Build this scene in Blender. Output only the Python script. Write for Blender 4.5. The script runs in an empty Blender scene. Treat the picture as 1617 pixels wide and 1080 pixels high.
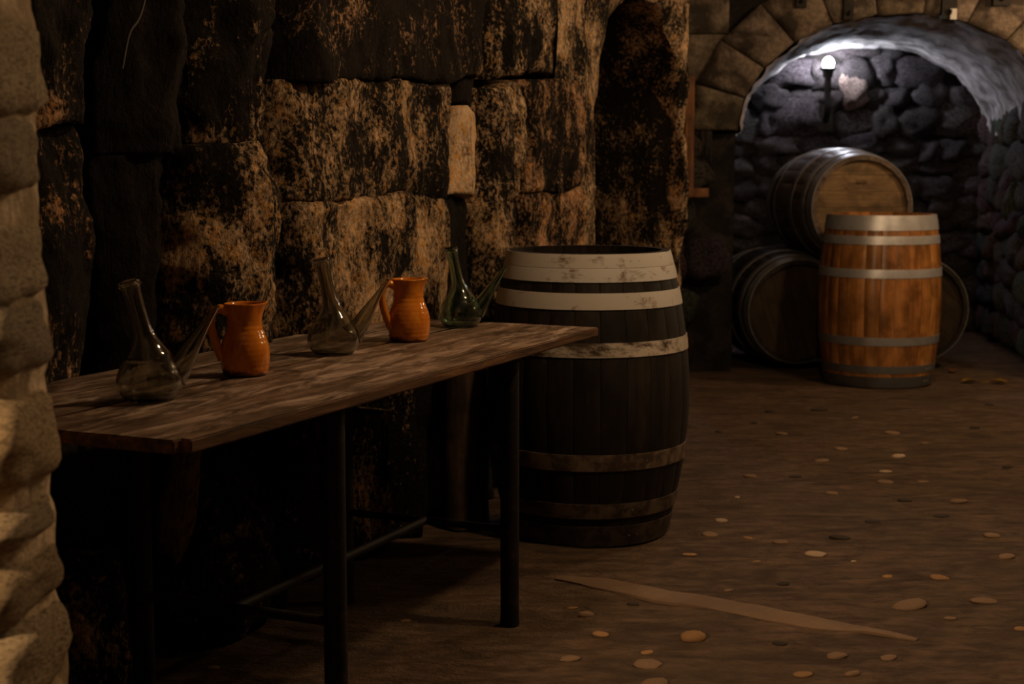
import bpy, bmesh, math, random
from mathutils import Vector, Matrix, noise

# ------------------------------------------------------------------ camera, world, lamps, exposure
F_PX, W_PX, H_PX = 2400.0, 1617.0, 1080.0
CAM_H = 1.25
PITCH = math.atan(285.0 / F_PX)
scn = bpy.context.scene
COL = scn.collection

cam = bpy.data.cameras.new('camera')
cam.sensor_fit = 'HORIZONTAL'
cam.sensor_width = 36.0
cam.lens = 36.0 * F_PX / W_PX
cam.clip_start = 0.05
cam.clip_end = 100
cam.dof.use_dof = True
cam.dof.focus_distance = 3.9
cam.dof.aperture_fstop = 5.0
cam_ob = bpy.data.objects.new('camera', cam)
COL.objects.link(cam_ob)
cam_ob.location = (0, 0, CAM_H)
cam_ob.rotation_euler = (math.pi / 2 - PITCH, 0, 0)
scn.camera = cam_ob

world = bpy.data.worlds.new('cellar_dark')
scn.world = world
world.use_nodes = True
world.node_tree.nodes['Background'].inputs[0].default_value = (1.0, 0.72, 0.5, 1)
world.node_tree.nodes['Background'].inputs[1].default_value = 0.0012

scn.view_settings.view_transform = 'Standard'
scn.view_settings.look = 'None'
scn.view_settings.gamma = 1.0
scn.view_settings.use_curve_mapping = False
scn.view_settings.exposure = 0.0


def lamp(name, loc, watts, col, r):
    l = bpy.data.lights.new(name, 'POINT')
    l.energy = watts
    l.color = col
    l.shadow_soft_size = r
    o = bpy.data.objects.new(name, l)
    COL.objects.link(o)
    o.location = loc
    return o


WARM = (1.0, 0.66, 0.36)
lamp('overhead_light', (0.85, 3.85, 2.45), 62.0, WARM, 0.06)
lamp('side_lamp_light', (3.05, 4.90, 2.25), 23.0, WARM, 0.06)
lamp('overhead_light', (2.55, 6.45, 2.65), 48.0, WARM, 0.06)  # second overhead light, unseen, added to lift the floor
lamp('far_lamp_light', (3.38, 7.67, 2.20), 50.0, WARM, 0.06)
lamp('added_pillar_light', (-1.40, 0.40, 1.55), 270.0, WARM, 0.06)  # unseen light, added only to brighten the foreground pillar

# ------------------------------------------------------------------ pixel -> direction helpers
CP, SP = math.cos(PITCH), math.sin(PITCH)


def ray(x, y):
    r = (x - 808.5) / F_PX
    u = (540.0 - y) / F_PX
    return Vector((r, CP + u * SP, -SP + u * CP))


def on_z(x, y, z=0.0):
    d = ray(x, y)
    return Vector((0, 0, CAM_H)) + d * ((z - CAM_H) / d.z)


def at_Y(x, y, Y):
    d = ray(x, y)
    return Vector((0, 0, CAM_H)) + d * (Y / d.y)


T0 = Vector((-0.579, 2.640, 0))
TU = Vector((0.411, 0.9116, 0)).normalized()
TN = Vector((-TU.y, TU.x, 0))            # from the table towards the wall
W0 = T0 + TN * 0.76                      # plane of the left wall


def Wp(t, z, d=0.0):
    """point of the left wall: t along it, z up, d out into the room"""
    return W0 + TU * t - TN * d + Vector((0, 0, z))


def px_wall(x, y):
    d = ray(x, y)
    o = Vector((0, 0, CAM_H))
    s = (W0 - o).dot(TN) / d.dot(TN)
    p = o + d * s
    return (p - W0).dot(TU), p.z


B0 = Vector((2.21, 8.80, 0))
BA = Vector((0.136, 0.99, 0)).normalized()    # into the recess
BS = Vector((BA.y, -BA.x, 0))                 # to the right along the back wall


def Bp(s, z, d=0.0):
    """point of the arched back wall: s sideways, z up, d into the recess"""
    return B0 + BS * s + BA * d + Vector((0, 0, z))


def px_back(x, y, d):
    # point of the back wall plane, d behind its face, seen at a photo pixel
    r = ray(x, y)
    o = Vector((0, 0, CAM_H))
    return o + r * ((B0 + BA * d - o).dot(BA) / r.dot(BA))


# ------------------------------------------------------------------ materials
MATS = {}


def new_mat(name):
    m = bpy.data.materials.new(name)
    m.use_nodes = True
    nt = m.node_tree
    return m, nt, nt.nodes['Principled BSDF'], nt.nodes, nt.links


def N(nt, typ, **kw):
    n = nt.nodes.new(typ)
    for k, v in kw.items():
        setattr(n, k, v)
    return n


def noise_tex(nt, vec, scale, detail=6, rough=0.6, dist=0.0, lac=2.0):
    n = N(nt, 'ShaderNodeTexNoise')
    n.inputs['Scale'].default_value = scale
    n.inputs['Detail'].default_value = detail
    n.inputs['Roughness'].default_value = rough
    n.inputs['Lacunarity'].default_value = lac
    n.inputs['Distortion'].default_value = dist
    nt.links.new(vec, n.inputs['Vector'])
    return n.outputs['Fac']


def ramp(nt, fac, stops, interp='LINEAR'):
    r = N(nt, 'ShaderNodeValToRGB')
    r.color_ramp.interpolation = interp
    e = r.color_ramp.elements
    while len(e) < len(stops):
        e.new(0.5)
    for el, (p, c) in zip(e, stops):
        el.position = p
        el.color = (c[0], c[1], c[2], 1) if isinstance(c, tuple) else (c, c, c, 1)
    nt.links.new(fac, r.inputs[0])
    return r.outputs[0]


def mix(nt, fac, a, b, typ='MIX'):
    n = N(nt, 'ShaderNodeMix', data_type='RGBA', blend_type=typ)
    for sock, v in ((n.inputs[0], fac), (n.inputs[6], a), (n.inputs[7], b)):
        if isinstance(v, (int, float)):
            sock.default_value = v
        elif isinstance(v, tuple):
            sock.default_value = (*v[:3], 1)
        else:
            nt.links.new(v, sock)
    return n.outputs[2]


def mth(nt, op, a, b=0.0, clamp=False):
    n = N(nt, 'ShaderNodeMath', operation=op)
    n.use_clamp = clamp
    for sock, v in ((n.inputs[0], a), (n.inputs[1], b)):
        if isinstance(v, (int, float)):
            sock.default_value = v
        else:
            nt.links.new(v, sock)
    return n.outputs[0]


def bump(nt, bsdf, h, strength, dist=0.01):
    b = N(nt, 'ShaderNodeBump')
    b.inputs['Strength'].default_value = strength
    b.inputs['Distance'].default_value = dist
    nt.links.new(h, b.inputs['Height'])
    nt.links.new(b.outputs[0], bsdf.inputs['Normal'])


def obj_vec(nt, stretch=(1, 1, 1), random_shift=True):
    tc = N(nt, 'ShaderNodeTexCoord')
    mp = N(nt, 'ShaderNodeMapping')
    mp.inputs['Scale'].default_value = stretch
    nt.links.new(tc.outputs['Object'], mp.inputs['Vector'])
    if not random_shift:
        return mp.outputs[0], None
    oi = N(nt, 'ShaderNodeObjectInfo')
    mul = mth(nt, 'MULTIPLY', oi.outputs['Random'], 57.0)
    add = N(nt, 'ShaderNodeVectorMath', operation='ADD')
    nt.links.new(mp.outputs[0], add.inputs[0])
    nt.links.new(mul, add.inputs[1])
    return add.outputs[0], oi


def wall_rock_mat():
    """old sandstone blocks: ochre and beige stone under black soot; object colour alpha = how sooty, plus shade painted in under the table"""
    m, nt, b, ns, ln = new_mat('sooty_shaded_sandstone')
    v, oi = obj_vec(nt, random_shift=True)
    vs, _ = obj_vec(nt, (1.0, 1.0, 0.35), True)
    vs2, _ = obj_vec(nt, (1.0, 1.0, 0.7), True)
    big = noise_tex(nt, v, 4.0, 4, 0.6)
    mid = noise_tex(nt, vs, 16.0, 5, 0.65, 0.6)
    fine = noise_tex(nt, vs2, 85.0, 5, 0.7, 0.25)
    hue = noise_tex(nt, v, 26.0, 5, 0.7)
    stone = ramp(nt, hue, [(0.28, (0.26, 0.19, 0.12)), (0.42, (0.47, 0.32, 0.18)),
                           (0.50, (0.58, 0.45, 0.34)), (0.58, (0.57, 0.33, 0.12)), (0.70, (0.42, 0.28, 0.20))])
    tint = mix(nt, 1.0, stone, oi.outputs['Color'], 'MULTIPLY')
    # soot mask, for painted shade too
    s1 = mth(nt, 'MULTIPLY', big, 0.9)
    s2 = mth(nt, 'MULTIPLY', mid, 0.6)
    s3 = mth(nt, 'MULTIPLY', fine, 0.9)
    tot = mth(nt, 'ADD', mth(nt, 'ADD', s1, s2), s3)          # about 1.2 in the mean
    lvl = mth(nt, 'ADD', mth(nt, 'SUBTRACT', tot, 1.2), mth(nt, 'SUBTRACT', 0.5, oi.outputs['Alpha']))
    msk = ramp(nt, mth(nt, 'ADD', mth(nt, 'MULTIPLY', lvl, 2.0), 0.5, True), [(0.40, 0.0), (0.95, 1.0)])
    soot_shade = ramp(nt, fine, [(0.3, (0.0025, 0.002, 0.0016)), (0.75, (0.016, 0.011, 0.008))])
    c = mix(nt, msk, soot_shade, tint)
    ln.new(c, b.inputs['Base Color'])
    b.inputs['Roughness'].default_value = 0.9
    b.inputs['Specular IOR Level'].default_value = 0.15
    h = mth(nt, 'ADD', mth(nt, 'MULTIPLY', mid, 1.0), mth(nt, 'MULTIPLY', fine, 0.5))
    bump(nt, b, h, 0.9, 0.02)
    return m


def stone_mat(name, c_lo, c_hi, dark, bstr=0.7, dscale=7.0, lo=0.42, hi=0.6):
    m, nt, b, ns, ln = new_mat(name)
    v, oi = obj_vec(nt)
    n1 = noise_tex(nt, v, dscale, 5, 0.6, 0.4)
    n2 = noise_tex(nt, v, 38.0, 6, 0.7)
    base = mix(nt, ramp(nt, n2, [(0.35, 0.0), (0.65, 1.0)]), c_lo, c_hi)
    c = mix(nt, ramp(nt, n1, [(lo, 0.0), (hi, 1.0)]), dark, base)
    c = mix(nt, 1.0, c, oi.outputs['Color'], 'MULTIPLY')
    ln.new(c, b.inputs['Base Color'])
    b.inputs['Roughness'].default_value = 0.85
    b.inputs['Specular IOR Level'].default_value = 0.25
    h = mth(nt, 'ADD', n1, mth(nt, 'MULTIPLY', n2, 0.6))
    bump(nt, b, h, bstr, 0.02)
    return m


def wood_mat(name, c_dark, c_mid, c_light, grain_axis, rough=0.6, scale=1.0, scuff=None, bstr=0.3, spec=0.3):
    m, nt, b, ns, ln = new_mat(name)
    st = [14.0 * scale] * 3
    st[grain_axis] = 1.1 * scale
    v, oi = obj_vec(nt, tuple(st))
    g = noise_tex(nt, v, 2.2, 7, 0.65, 0.7)
    v2, _ = obj_vec(nt, (1, 1, 1))
    blot = noise_tex(nt, v2, 6.0, 5, 0.65, 0.3)
    c = ramp(nt, g, [(0.30, c_dark), (0.5, c_mid), (0.70, c_light)])
    c = mix(nt, ramp(nt, blot, [(0.35, 0.75), (0.6, 0.0)]), c, tuple(x * 0.4 for x in c_dark))
    if scuff:
        st2 = [9.0] * 3
        st2[grain_axis] = 2.2
        v3, _ = obj_vec(nt, tuple(st2))
        sc = noise_tex(nt, v3, 1.9, 8, 0.72, 0.8)
        geo = N(nt, 'ShaderNodeNewGeometry')
        sep = N(nt, 'ShaderNodeSeparateXYZ')
        ln.new(geo.outputs['True Normal'], sep.inputs[0])
        up = mth(nt, 'GREATER_THAN', sep.outputs[2], 0.5)
        # the top is scuffed pale and stained in spots, the sawn edges keep their red-brown
        c = mix(nt, mth(nt, 'MULTIPLY', ramp(nt, sc, [(0.49, 0.0), (0.68, 0.9)]), up), c, scuff)
        v4, _ = obj_vec(nt, (2.6, 6.0, 6.0))
        stn = noise_tex(nt, v4, 1.5, 6, 0.6, 1.2)
        c = mix(nt, ramp(nt, stn, [(0.56, 0.0), (0.68, 0.85)]), c, tuple(x * 0.5 for x in c_dark))
        edge = ramp(nt, g, [(0.35, (0.025, 0.013, 0.007)), (0.55, (0.11, 0.055, 0.025)), (0.72, (0.24, 0.12, 0.05))])
        c = mix(nt, up, edge, c)
    c = mix(nt, 1.0, c, oi.outputs['Color'], 'MULTIPLY')
    ln.new(c, b.inputs['Base Color'])
    b.inputs['Roughness'].default_value = rough
    b.inputs['Specular IOR Level'].default_value = spec
    bump(nt, b, g, bstr, 0.004)
    return m


def metal_mat(name, base, worn, rough, metallic, lo, hi, scale=18.0, stretch=(1, 1, 1), bstr=0.2):
    m, nt, b, ns, ln = new_mat(name)
    v, oi = obj_vec(nt, stretch)
    n1 = noise_tex(nt, v, scale, 6, 0.7, 0.3)
    c = mix(nt, ramp(nt, n1, [(lo, 0.0), (hi, 1.0)]), base, worn)
    c = mix(nt, 1.0, c, oi.outputs['Color'], 'MULTIPLY')
    ln.new(c, b.inputs['Base Color'])
    b.inputs['Roughness'].default_value = rough
    b.inputs['Metallic'].default_value = metallic
    if max(base) < 0.05:
        b.inputs['Specular IOR Level'].default_value = 0.2
    bump(nt, b, n1, bstr, 0.003)
    return m


def floor_mat():
    m, nt, b, ns, ln = new_mat('packed_earth')
    v, _ = obj_vec(nt, (1, 1, 1), False)
    vs, _ = obj_vec(nt, (1.0, 2.2, 1), False)
    n1 = noise_tex(nt, v, 1.6, 5, 0.6)
    n2 = noise_tex(nt, vs, 9.0, 7, 0.68, 0.5)
    n3 = noise_tex(nt, v, 90.0, 4, 0.7)
    c = ramp(nt, n2, [(0.30, (0.07, 0.043, 0.027)), (0.5, (0.20, 0.121, 0.076)), (0.70, (0.32, 0.20, 0.13))])
    c = mix(nt, ramp(nt, n1, [(0.40, 0.0), (0.65, 0.6)]), c, (0.15, 0.102, 0.052))
    n4 = noise_tex(nt, vs, 3.2, 6, 0.62, 0.8)
    c = mix(nt, ramp(nt, n4, [(0.48, 0.0), (0.66, 0.75)]), c, (0.075, 0.046, 0.03))
    c = mix(nt, ramp(nt, n3, [(0.62, 0.0), (0.75, 0.35)]), c, (0.30, 0.20, 0.13))
    ln.new(c, b.inputs['Base Color'])
    b.inputs['Roughness'].default_value = 0.85
    b.inputs['Specular IOR Level'].default_value = 0.25
    h = mth(nt, 'ADD', n2, mth(nt, 'MULTIPLY', n3, 0.3))
    bump(nt, b, h, 1.0, 0.09)
    return m


def glaze_mat():
    m, nt, b, ns, ln = new_mat('orange_glazed_clay')
    v, _ = obj_vec(nt, (1, 1, 0.35))
    n1 = noise_tex(nt, v, 34.0, 6, 0.65, 0.5)
    v2, _ = obj_vec(nt, (1, 1, 1), False)
    n2 = noise_tex(nt, v2, 24.0, 4, 0.6)
    sep = N(nt, 'ShaderNodeSeparateXYZ')
    ln.new(v2, sep.inputs[0])
    c = ramp(nt, n1, [(0.30, (0.42, 0.11, 0.010)), (0.5, (0.60, 0.19, 0.017)), (0.75, (0.72, 0.27, 0.03))])
    # dribbled dark unglazed foot
    z = mth(nt, 'ADD', sep.outputs[2], mth(nt, 'MULTIPLY', mth(nt, 'SUBTRACT', n2, 0.5), 0.07))
    foot = ramp(nt, mth(nt, 'MULTIPLY', z, 20.0, True), [(0.10, 1.0), (0.28, 0.0)])
    c = mix(nt, foot, c, (0.07, 0.018, 0.006))
    ln.new(c, b.inputs['Base Color'])
    b.inputs['Roughness'].default_value = 0.12
    b.inputs['Specular IOR Level'].default_value = 0.5
    bump(nt, b, n1, 0.06, 0.004)
    return m


def glass_mat(name, col):
    m, nt, b, ns, ln = new_mat(name)
    v, _ = obj_vec(nt)
    n1 = noise_tex(nt, v, 22.0, 3, 0.5)
    b.inputs['Base Color'].default_value = (*col, 1)
    b.inputs['Transmission Weight'].default_value = 1.0
    b.inputs['Roughness'].default_value = 0.045
    b.inputs['IOR'].default_value = 1.55
    bump(nt, b, n1, 0.08, 0.01)
    return m


M_WALL = wall_rock_mat()
M_DARK = stone_mat('dark_rubble_core', (0.012, 0.010, 0.009), (0.03, 0.024, 0.02), (0.006, 0.005, 0.005), 0.5)
M_PILLAR = stone_mat('beige_limestone', (0.42, 0.31, 0.18), (0.68, 0.54, 0.36), (0.20, 0.145, 0.08), 0.9, 14.0, 0.36, 0.54)
M_MORTAR = stone_mat('beige_mortar', (0.46, 0.34, 0.21), (0.64, 0.50, 0.34), (0.25, 0.18, 0.10), 0.8, 9.0)
M_RUBBLE = stone_mat('grey_rubble_stone', (0.045, 0.039, 0.040), (0.12, 0.105, 0.105), (0.015, 0.013, 0.013), 0.8, 9.0, 0.40, 0.58)
M_ASHLAR = stone_mat('mottled_arch_stone', (0.125, 0.10, 0.075), (0.25, 0.205, 0.155), (0.045, 0.036, 0.028), 0.7, 6.0, 0.40, 0.58)
M_VAULT = stone_mat('whitewashed_vault', (0.40, 0.36, 0.35), (0.64, 0.59, 0.58), (0.14, 0.12, 0.11), 0.7, 6.0, 0.36, 0.60)
M_CEIL = stone_mat('cellar_ceiling_stone', (0.10, 0.075, 0.05), (0.16, 0.12, 0.08), (0.05, 0.04, 0.03), 0.6)
M_FLOOR = floor_mat()
M_STRIP = stone_mat('worn_sandstone_strip', (0.175, 0.110, 0.068), (0.20, 0.127, 0.08), (0.145, 0.09, 0.056), 0.25, 5.0)
M_PEB = stone_mat('pebble_stone', (0.75, 0.75, 0.75), (1.0, 1.0, 1.0), (0.45, 0.42, 0.40), 0.3, 20.0, 0.35, 0.5)
M_TABLE = wood_mat('old_table_wood', (0.06, 0.037, 0.024), (0.19, 0.125, 0.083), (0.30, 0.21, 0.145), 0, 0.5, 1.0, (0.55, 0.43, 0.36), 0.8)
M_LOG = wood_mat('dark_log_wood', (0.02, 0.012, 0.008), (0.06, 0.035, 0.02), (0.12, 0.07, 0.04), 2, 0.8)
M_BATTEN = wood_mat('red_brown_batten', (0.10, 0.04, 0.018), (0.20, 0.085, 0.035), (0.30, 0.14, 0.06), 2, 0.7)
M_STAVE_D = wood_mat('blackened_stave', (0.006, 0.004, 0.003), (0.016, 0.011, 0.007), (0.030, 0.021, 0.013), 2, 0.65)
M_STAVE_O = wood_mat('varnished_oak_stave', (0.20, 0.080, 0.022), (0.38, 0.16, 0.045), (0.50, 0.23, 0.075), 2, 0.30, 1.0, None, 0.15, 0.5)
M_STAVE_G = wood_mat('greyed_oak_stave', (0.09, 0.065, 0.055), (0.18, 0.13, 0.105), (0.26, 0.19, 0.15), 2, 0.5)
M_HEAD = wood_mat('barrel_head_oak', (0.17, 0.10, 0.045), (0.30, 0.185, 0.085), (0.38, 0.25, 0.12), 0, 0.55)
M_HOOP_W = metal_mat('worn_white_hoop_paint', (0.50, 0.48, 0.45), (0.16, 0.09, 0.05), 0.5, 0.0, 0.56, 0.68, 9.0, (1, 1, 2.0))
M_HOOP_S = metal_mat('scuffed_white_hoop_paint', (0.48, 0.43, 0.37), (0.05, 0.032, 0.02), 0.55, 0.0, 0.47, 0.60, 7.0, (1, 1, 2.0))
M_HOOP_R = metal_mat('shaded_peeling_hoop_paint', (0.15, 0.11, 0.08), (0.045, 0.03, 0.02), 0.6, 0.0, 0.42, 0.58, 16.0)
M_HOOP_B = metal_mat('black_iron_hoop', (0.04, 0.034, 0.028), (0.02, 0.014, 0.01), 0.5, 0.4, 0.45, 0.6)
M_HOOP_Z = metal_mat('galvanised_hoop', (0.60, 0.60, 0.62), (0.45, 0.44, 0.45), 0.38, 0.55, 0.4, 0.7, 12.0)
M_IRON = metal_mat('dark_iron_tube', (0.011, 0.009, 0.008), (0.04, 0.025, 0.015), 0.65, 0.0, 0.52, 0.7, 30.0)
M_GLAZE = glaze_mat()
M_GLASS_G = glass_mat('smoky_glass', (0.66, 0.66, 0.60))
M_GLASS_V = glass_mat('green_tinged_glass', (0.58, 0.76, 0.66))
M_LEAF = stone_mat('dry_leaf', (0.9, 0.9, 0.9), (1, 1, 1), (0.5, 0.45, 0.4), 0.3, 30.0)
M_CABLE = metal_mat('black_cable_rubber', (0.02, 0.018, 0.016), (0.03, 0.025, 0.02), 0.6, 0.0, 0.4, 0.6)
M_BRAND = metal_mat('branded_char', (0.10, 0.058, 0.028), (0.15, 0.09, 0.045), 0.8, 0.0, 0.4, 0.6)

mb = bpy.data.materials.new('lit_bulb')
mb.use_nodes = True
bs = mb.node_tree.nodes['Principled BSDF']
bs.inputs['Base Color'].default_value = (1, 1, 1, 1)
bs.inputs['Emission Color'].default_value = (0.80, 0.88, 1.0, 1)
bs.inputs['Emission Strength'].default_value = 260.0
M_BULB = mb


# ------------------------------------------------------------------ mesh helpers
def mesh_obj(name, verts, faces, mat, parent=None, smooth=True, loc=None):
    me = bpy.data.meshes.new(name)
    me.from_pydata([tuple(v) for v in verts], [], faces)
    me.validate()
    me.update()
    if smooth:
        me.polygons.foreach_set('use_smooth', [True] * len(me.polygons))
    if mat:
        me.materials.append(mat)
    o = bpy.data.objects.new(name, me)
    COL.objects.link(o)
    if parent:
        o.parent = parent
    if loc is not None:
        o.location = loc
    return o


def link_copy(src_mesh, name, parent=None, mw=None):
    o = bpy.data.objects.new(name, src_mesh)
    COL.objects.link(o)
    if parent:
        o.parent = parent
    if mw is not None:
        o.matrix_basis = mw
    return o


def empty(name, loc=(0, 0, 0), rz=0.0):
    o = bpy.data.objects.new(name, None)
    o.empty_display_size = 0.1
    COL.objects.link(o)
    o.location = loc
    o.rotation_euler = (0, 0, rz)
    return o


def tag(o, label, cat, group=None):
    o['label'] = label
    o['category'] = cat
    if group:
        o['group'] = group
    return o


def structure(o):
    o['kind'] = 'structure'
    return o


def fix_normals(o):
    bm = bmesh.new()
    bm.from_mesh(o.data)
    bmesh.ops.recalc_face_normals(bm, faces=bm.faces)
    bm.to_mesh(o.data)
    bm.free()
    return o


def shade_flat_sharp(o, deg=35):
    o.data.set_sharp_from_angle(angle=math.radians(deg))
    return o


def box_verts(x0, x1, y0, y1, z0, z1):
    v = [(x0, y0, z0), (x1, y0, z0), (x1, y1, z0), (x0, y1, z0), (x0, y0, z1), (x1, y0, z1), (x1, y1, z1), (x0, y1, z1)]
    f = [(0, 3, 2, 1), (4, 5, 6, 7), (0, 1, 5, 4), (1, 2, 6, 5), (2, 3, 7, 6), (3, 0, 4, 7)]
    return v, f


def box(name, dims, mat, parent=None, bev=0.0, wob=0.0, cuts=0, seed=0):
    """box with bevelled, slightly uneven edges"""
    v, f = box_verts(*dims)
    bm = bmesh.new()
    vs = [bm.verts.new(p) for p in v]
    for q in f:
        bm.faces.new([vs[i] for i in q])
    if cuts:
        L = [dims[1] - dims[0], dims[3] - dims[2], dims[5] - dims[4]]
        ax = L.index(max(L))
        es = [e for e in bm.edges if abs((e.verts[0].co - e.verts[1].co)[ax]) > 0.9 * L[ax]]
        bmesh.ops.subdivide_edges(bm, edges=es, cuts=cuts, use_grid_fill=True)
    if bev:
        es = [e for e in bm.edges if len(e.link_faces) == 2 and e.calc_face_angle() > 0.6]
        bmesh.ops.bevel(bm, geom=es, offset=bev, segments=2, affect='EDGES', profile=0.6)
    if wob:
        for w in bm.verts:
            w.co += noise.noise_vector(w.co * 9 + Vector((seed * 7.1, 3.3, 1.7))) * wob
    me = bpy.data.meshes.new(name)
    bm.to_mesh(me)
    bm.free()
    me.polygons.foreach_set('use_smooth', [True] * len(me.polygons))
    me.set_sharp_from_angle(angle=math.radians(40))
    me.materials.append(mat)
    o = bpy.data.objects.new(name, me)
    COL.objects.link(o)
    if parent:
        o.parent = parent
    return o


def tube(name, pts, radii, mat, parent=None, seg=14, flat=1.0, caps=True):
    """round tube through pts; flat < 1 squashes it across its binormal"""
    pts = [Vector(p) for p in pts]
    if isinstance(radii, (int, float)):
        radii = [radii] * len(pts)
    verts, faces = [], []
    ref = None
    for i, p in enumerate(pts):
        a = pts[max(i - 1, 0)]
        b = pts[min(i + 1, len(pts) - 1)]
        t = (b - a).normalized()
        if ref is None:
            ref = Vector((0, 0, 1)) if abs(t.z) < 0.9 else Vector((0, 1, 0))
        n1 = (ref - t * ref.dot(t)).normalized()
        n2 = t.cross(n1)
        ref = n1
        for k in range(seg):
            an = 2 * math.pi * k / seg
            verts.append(p + n1 * math.cos(an) * radii[i] + n2 * math.sin(an) * radii[i] * flat)
    for i in range(len(pts) - 1):
        for k in range(seg):
            faces.append((i * seg + k, i * seg + (k + 1) % seg, (i + 1) * seg + (k + 1) % seg, (i + 1) * seg + k))
    if caps:
        faces.append(tuple(reversed(range(seg))))
        faces.append(tuple(range((len(pts) - 1) * seg, len(pts) * seg)))
    o = mesh_obj(name, verts, faces, mat, parent)
    fix_normals(o)
    shade_flat_sharp(o, 50)
    return o


def spline(ctrl, n):
    """Catmull-Rom through control tuples"""
    out = []
    C = [Vector(c) for c in ctrl]
    m = len(C) - 1
    for i in range(n + 1):
        u = i / n * m
        k = min(int(u), m - 1)
        t = u - k
        p0, p1, p2, p3 = C[max(k - 1, 0)], C[k], C[k + 1], C[min(k + 2, m)]
        out.append(0.5 * ((2 * p1) + (p2 - p0) * t + (2 * p0 - 5 * p1 + 4 * p2 - p3) * t * t + (3 * p1 - p0 - 3 * p2 + p3) * t ** 3))
    return out


def fbm(p, oct=5, h=0.9):
    return noise.fractal(p, h, 2.1, oct, noise_basis='PERLIN_ORIGINAL')


# rough stone variants shared by all rubble
random.seed(11)


def stone_variant(seed, sub=3, power=3.2, amp=0.20):
    bm = bmesh.new()
    bmesh.ops.create_icosphere(bm, subdivisions=sub, radius=1.0)
    off = Vector((seed * 13.7, seed * 5.1, seed * 2.9))
    for v in bm.verts:
        d = v.co.normalized()
        k = (abs(d.x) ** power + abs(d.y) ** power + abs(d.z) ** power) ** (-1 / power)
        q = d * k
        q *= 1.0 + amp * noise.noise(d * 1.3 + off) + 0.5 * amp * noise.noise(d * 3.1 + off) + 0.2 * amp * noise.noise(d * 7.0 + off)
        v.co = q
    me = bpy.data.meshes.new('stone')
    bm.to_mesh(me)
    bm.free()
    me.polygons.foreach_set('use_smooth', [True] * len(me.polygons))
    return me


VAR = {}


def stone_mesh(mat, i, sub=3, power=3.2, amp=0.20):
    key = (mat.name, i, sub, power, amp)
    if key not in VAR:
        me = stone_variant(i + 1, sub, power, amp)
        me.materials.append(mat)
        VAR[key] = me
    return VAR[key]


def put_stone(parent, P, ax_u, ax_v, ax_n, hu, hv, hn, mat, tint, rot=0.0, name='stone', sub=3, power=3.2, amp=0.2, alpha=0.5):
    me = stone_mesh(mat, random.randrange(9), sub, power, amp)
    c, s = math.cos(rot), math.sin(rot)
    u = (ax_u * c + ax_v * s)
    v = (ax_v * c - ax_u * s)
    M = Matrix(((u.x * hu, v.x * hv, ax_n.x * hn, P.x),
                (u.y * hu, v.y * hv, ax_n.y * hn, P.y),
                (u.z * hu, v.z * hv, ax_n.z * hn, P.z), (0, 0, 0, 1)))
    o = bpy.data.objects.new(name, me)
    COL.objects.link(o)
    o.parent = parent
    o.matrix_basis = M
    o.color = (*tint, alpha)
    return o


def rubble(parent, frame, u0, u1, v0, v1, cell, depth, mat, tintf, keep=None, sub=2, power=3.2, amp=0.2, fill=0.56):
    """courses of irregular stones in the plane given by frame(u, v, d), d positive out of the wall"""
    O = frame(0, 0, 0)
    au = (frame(1, 0, 0) - O).normalized()
    av = (frame(0, 1, 0) - O).normalized()
    an = (frame(0, 0, 1) - O).normalized()
    v = v0
    while v < v1:
        h = cell * random.uniform(0.65, 1.15)
        u = u0 - random.uniform(0, cell)
        while u < u1:
            w = cell * random.uniform(0.7, 1.9)
            cu, cv = u + w / 2, v + h / 2 + random.uniform(-.18, .18) * h
            if keep is None or keep(cu, cv):
                d = random.uniform(-0.25, 0.30) * depth
                put_stone(parent, frame(cu, cv, d), au, av, an, w * fill, h * fill, depth, mat,
                          tintf(cu, cv), random.uniform(-0.22, 0.22), sub=sub, power=power, amp=amp)
            u += w
        v += h


# ------------------------------------------------------------------ floor
def floor_height(x, y):
    return 0.007 * fbm(Vector((x * 1.6, y * 2.6, 4.0)), 5) - 0.003


def build_floor():
    nx, ny = 150, 260
    x0, x1, y0, y1 = -2.6, 3.7, 0.0, 12.2
    verts, faces = [], []
    for j in range(ny + 1):
        y = y0 + (y1 - y0) * (j / ny)
        for i in range(nx + 1):
            x = x0 + (x1 - x0) * i / nx
            verts.append((x, y, floor_height(x, y)))
    for j in range(ny):
        for i in range(nx):
            a = j * (nx + 1) + i
            faces.append((a, a + 1, a + nx + 2, a + nx + 1))
    return structure(mesh_obj('floor', verts, faces, M_FLOOR))


floor = build_floor()


def strip():
    # a pale flush stone strip let into the floor
    a0, a1 = on_z(880, 912), on_z(1450, 1010)
    d = (a1 - a0).normalized()
    n = Vector((-d.y, d.x, 0))
    L = (a1 - a0).length
    o = box('trim_1', (0, L, -0.05, 0.05, -0.03, 0.0), M_STRIP, None, 0.002, 0.007, 24, 3)
    for v in o.data.vertices:
        u = v.co.x / L
        k = min(1.0, 0.25 + 6 * u) * min(1.0, 0.15 + 3.0 * (1 - u))
        v.co.y = v.co.y * (k + 0.25 * noise.noise(Vector((u * 9, v.co.y * 9, 2)))) + 0.035 * noise.noise(Vector((u * 3.5, 0, 5)))
    o.location = a0 + Vector((0, 0, 0.004))
    o.rotation_euler = (0, 0.001, math.atan2(d.y, d.x))
    structure(o)


strip()

# ------------------------------------------------------------------ left wall of big rough blocks
wl_v, wl_f = box_verts(-2.3, 3.72, -0.55, -0.16, -0.05, 2.9)


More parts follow.
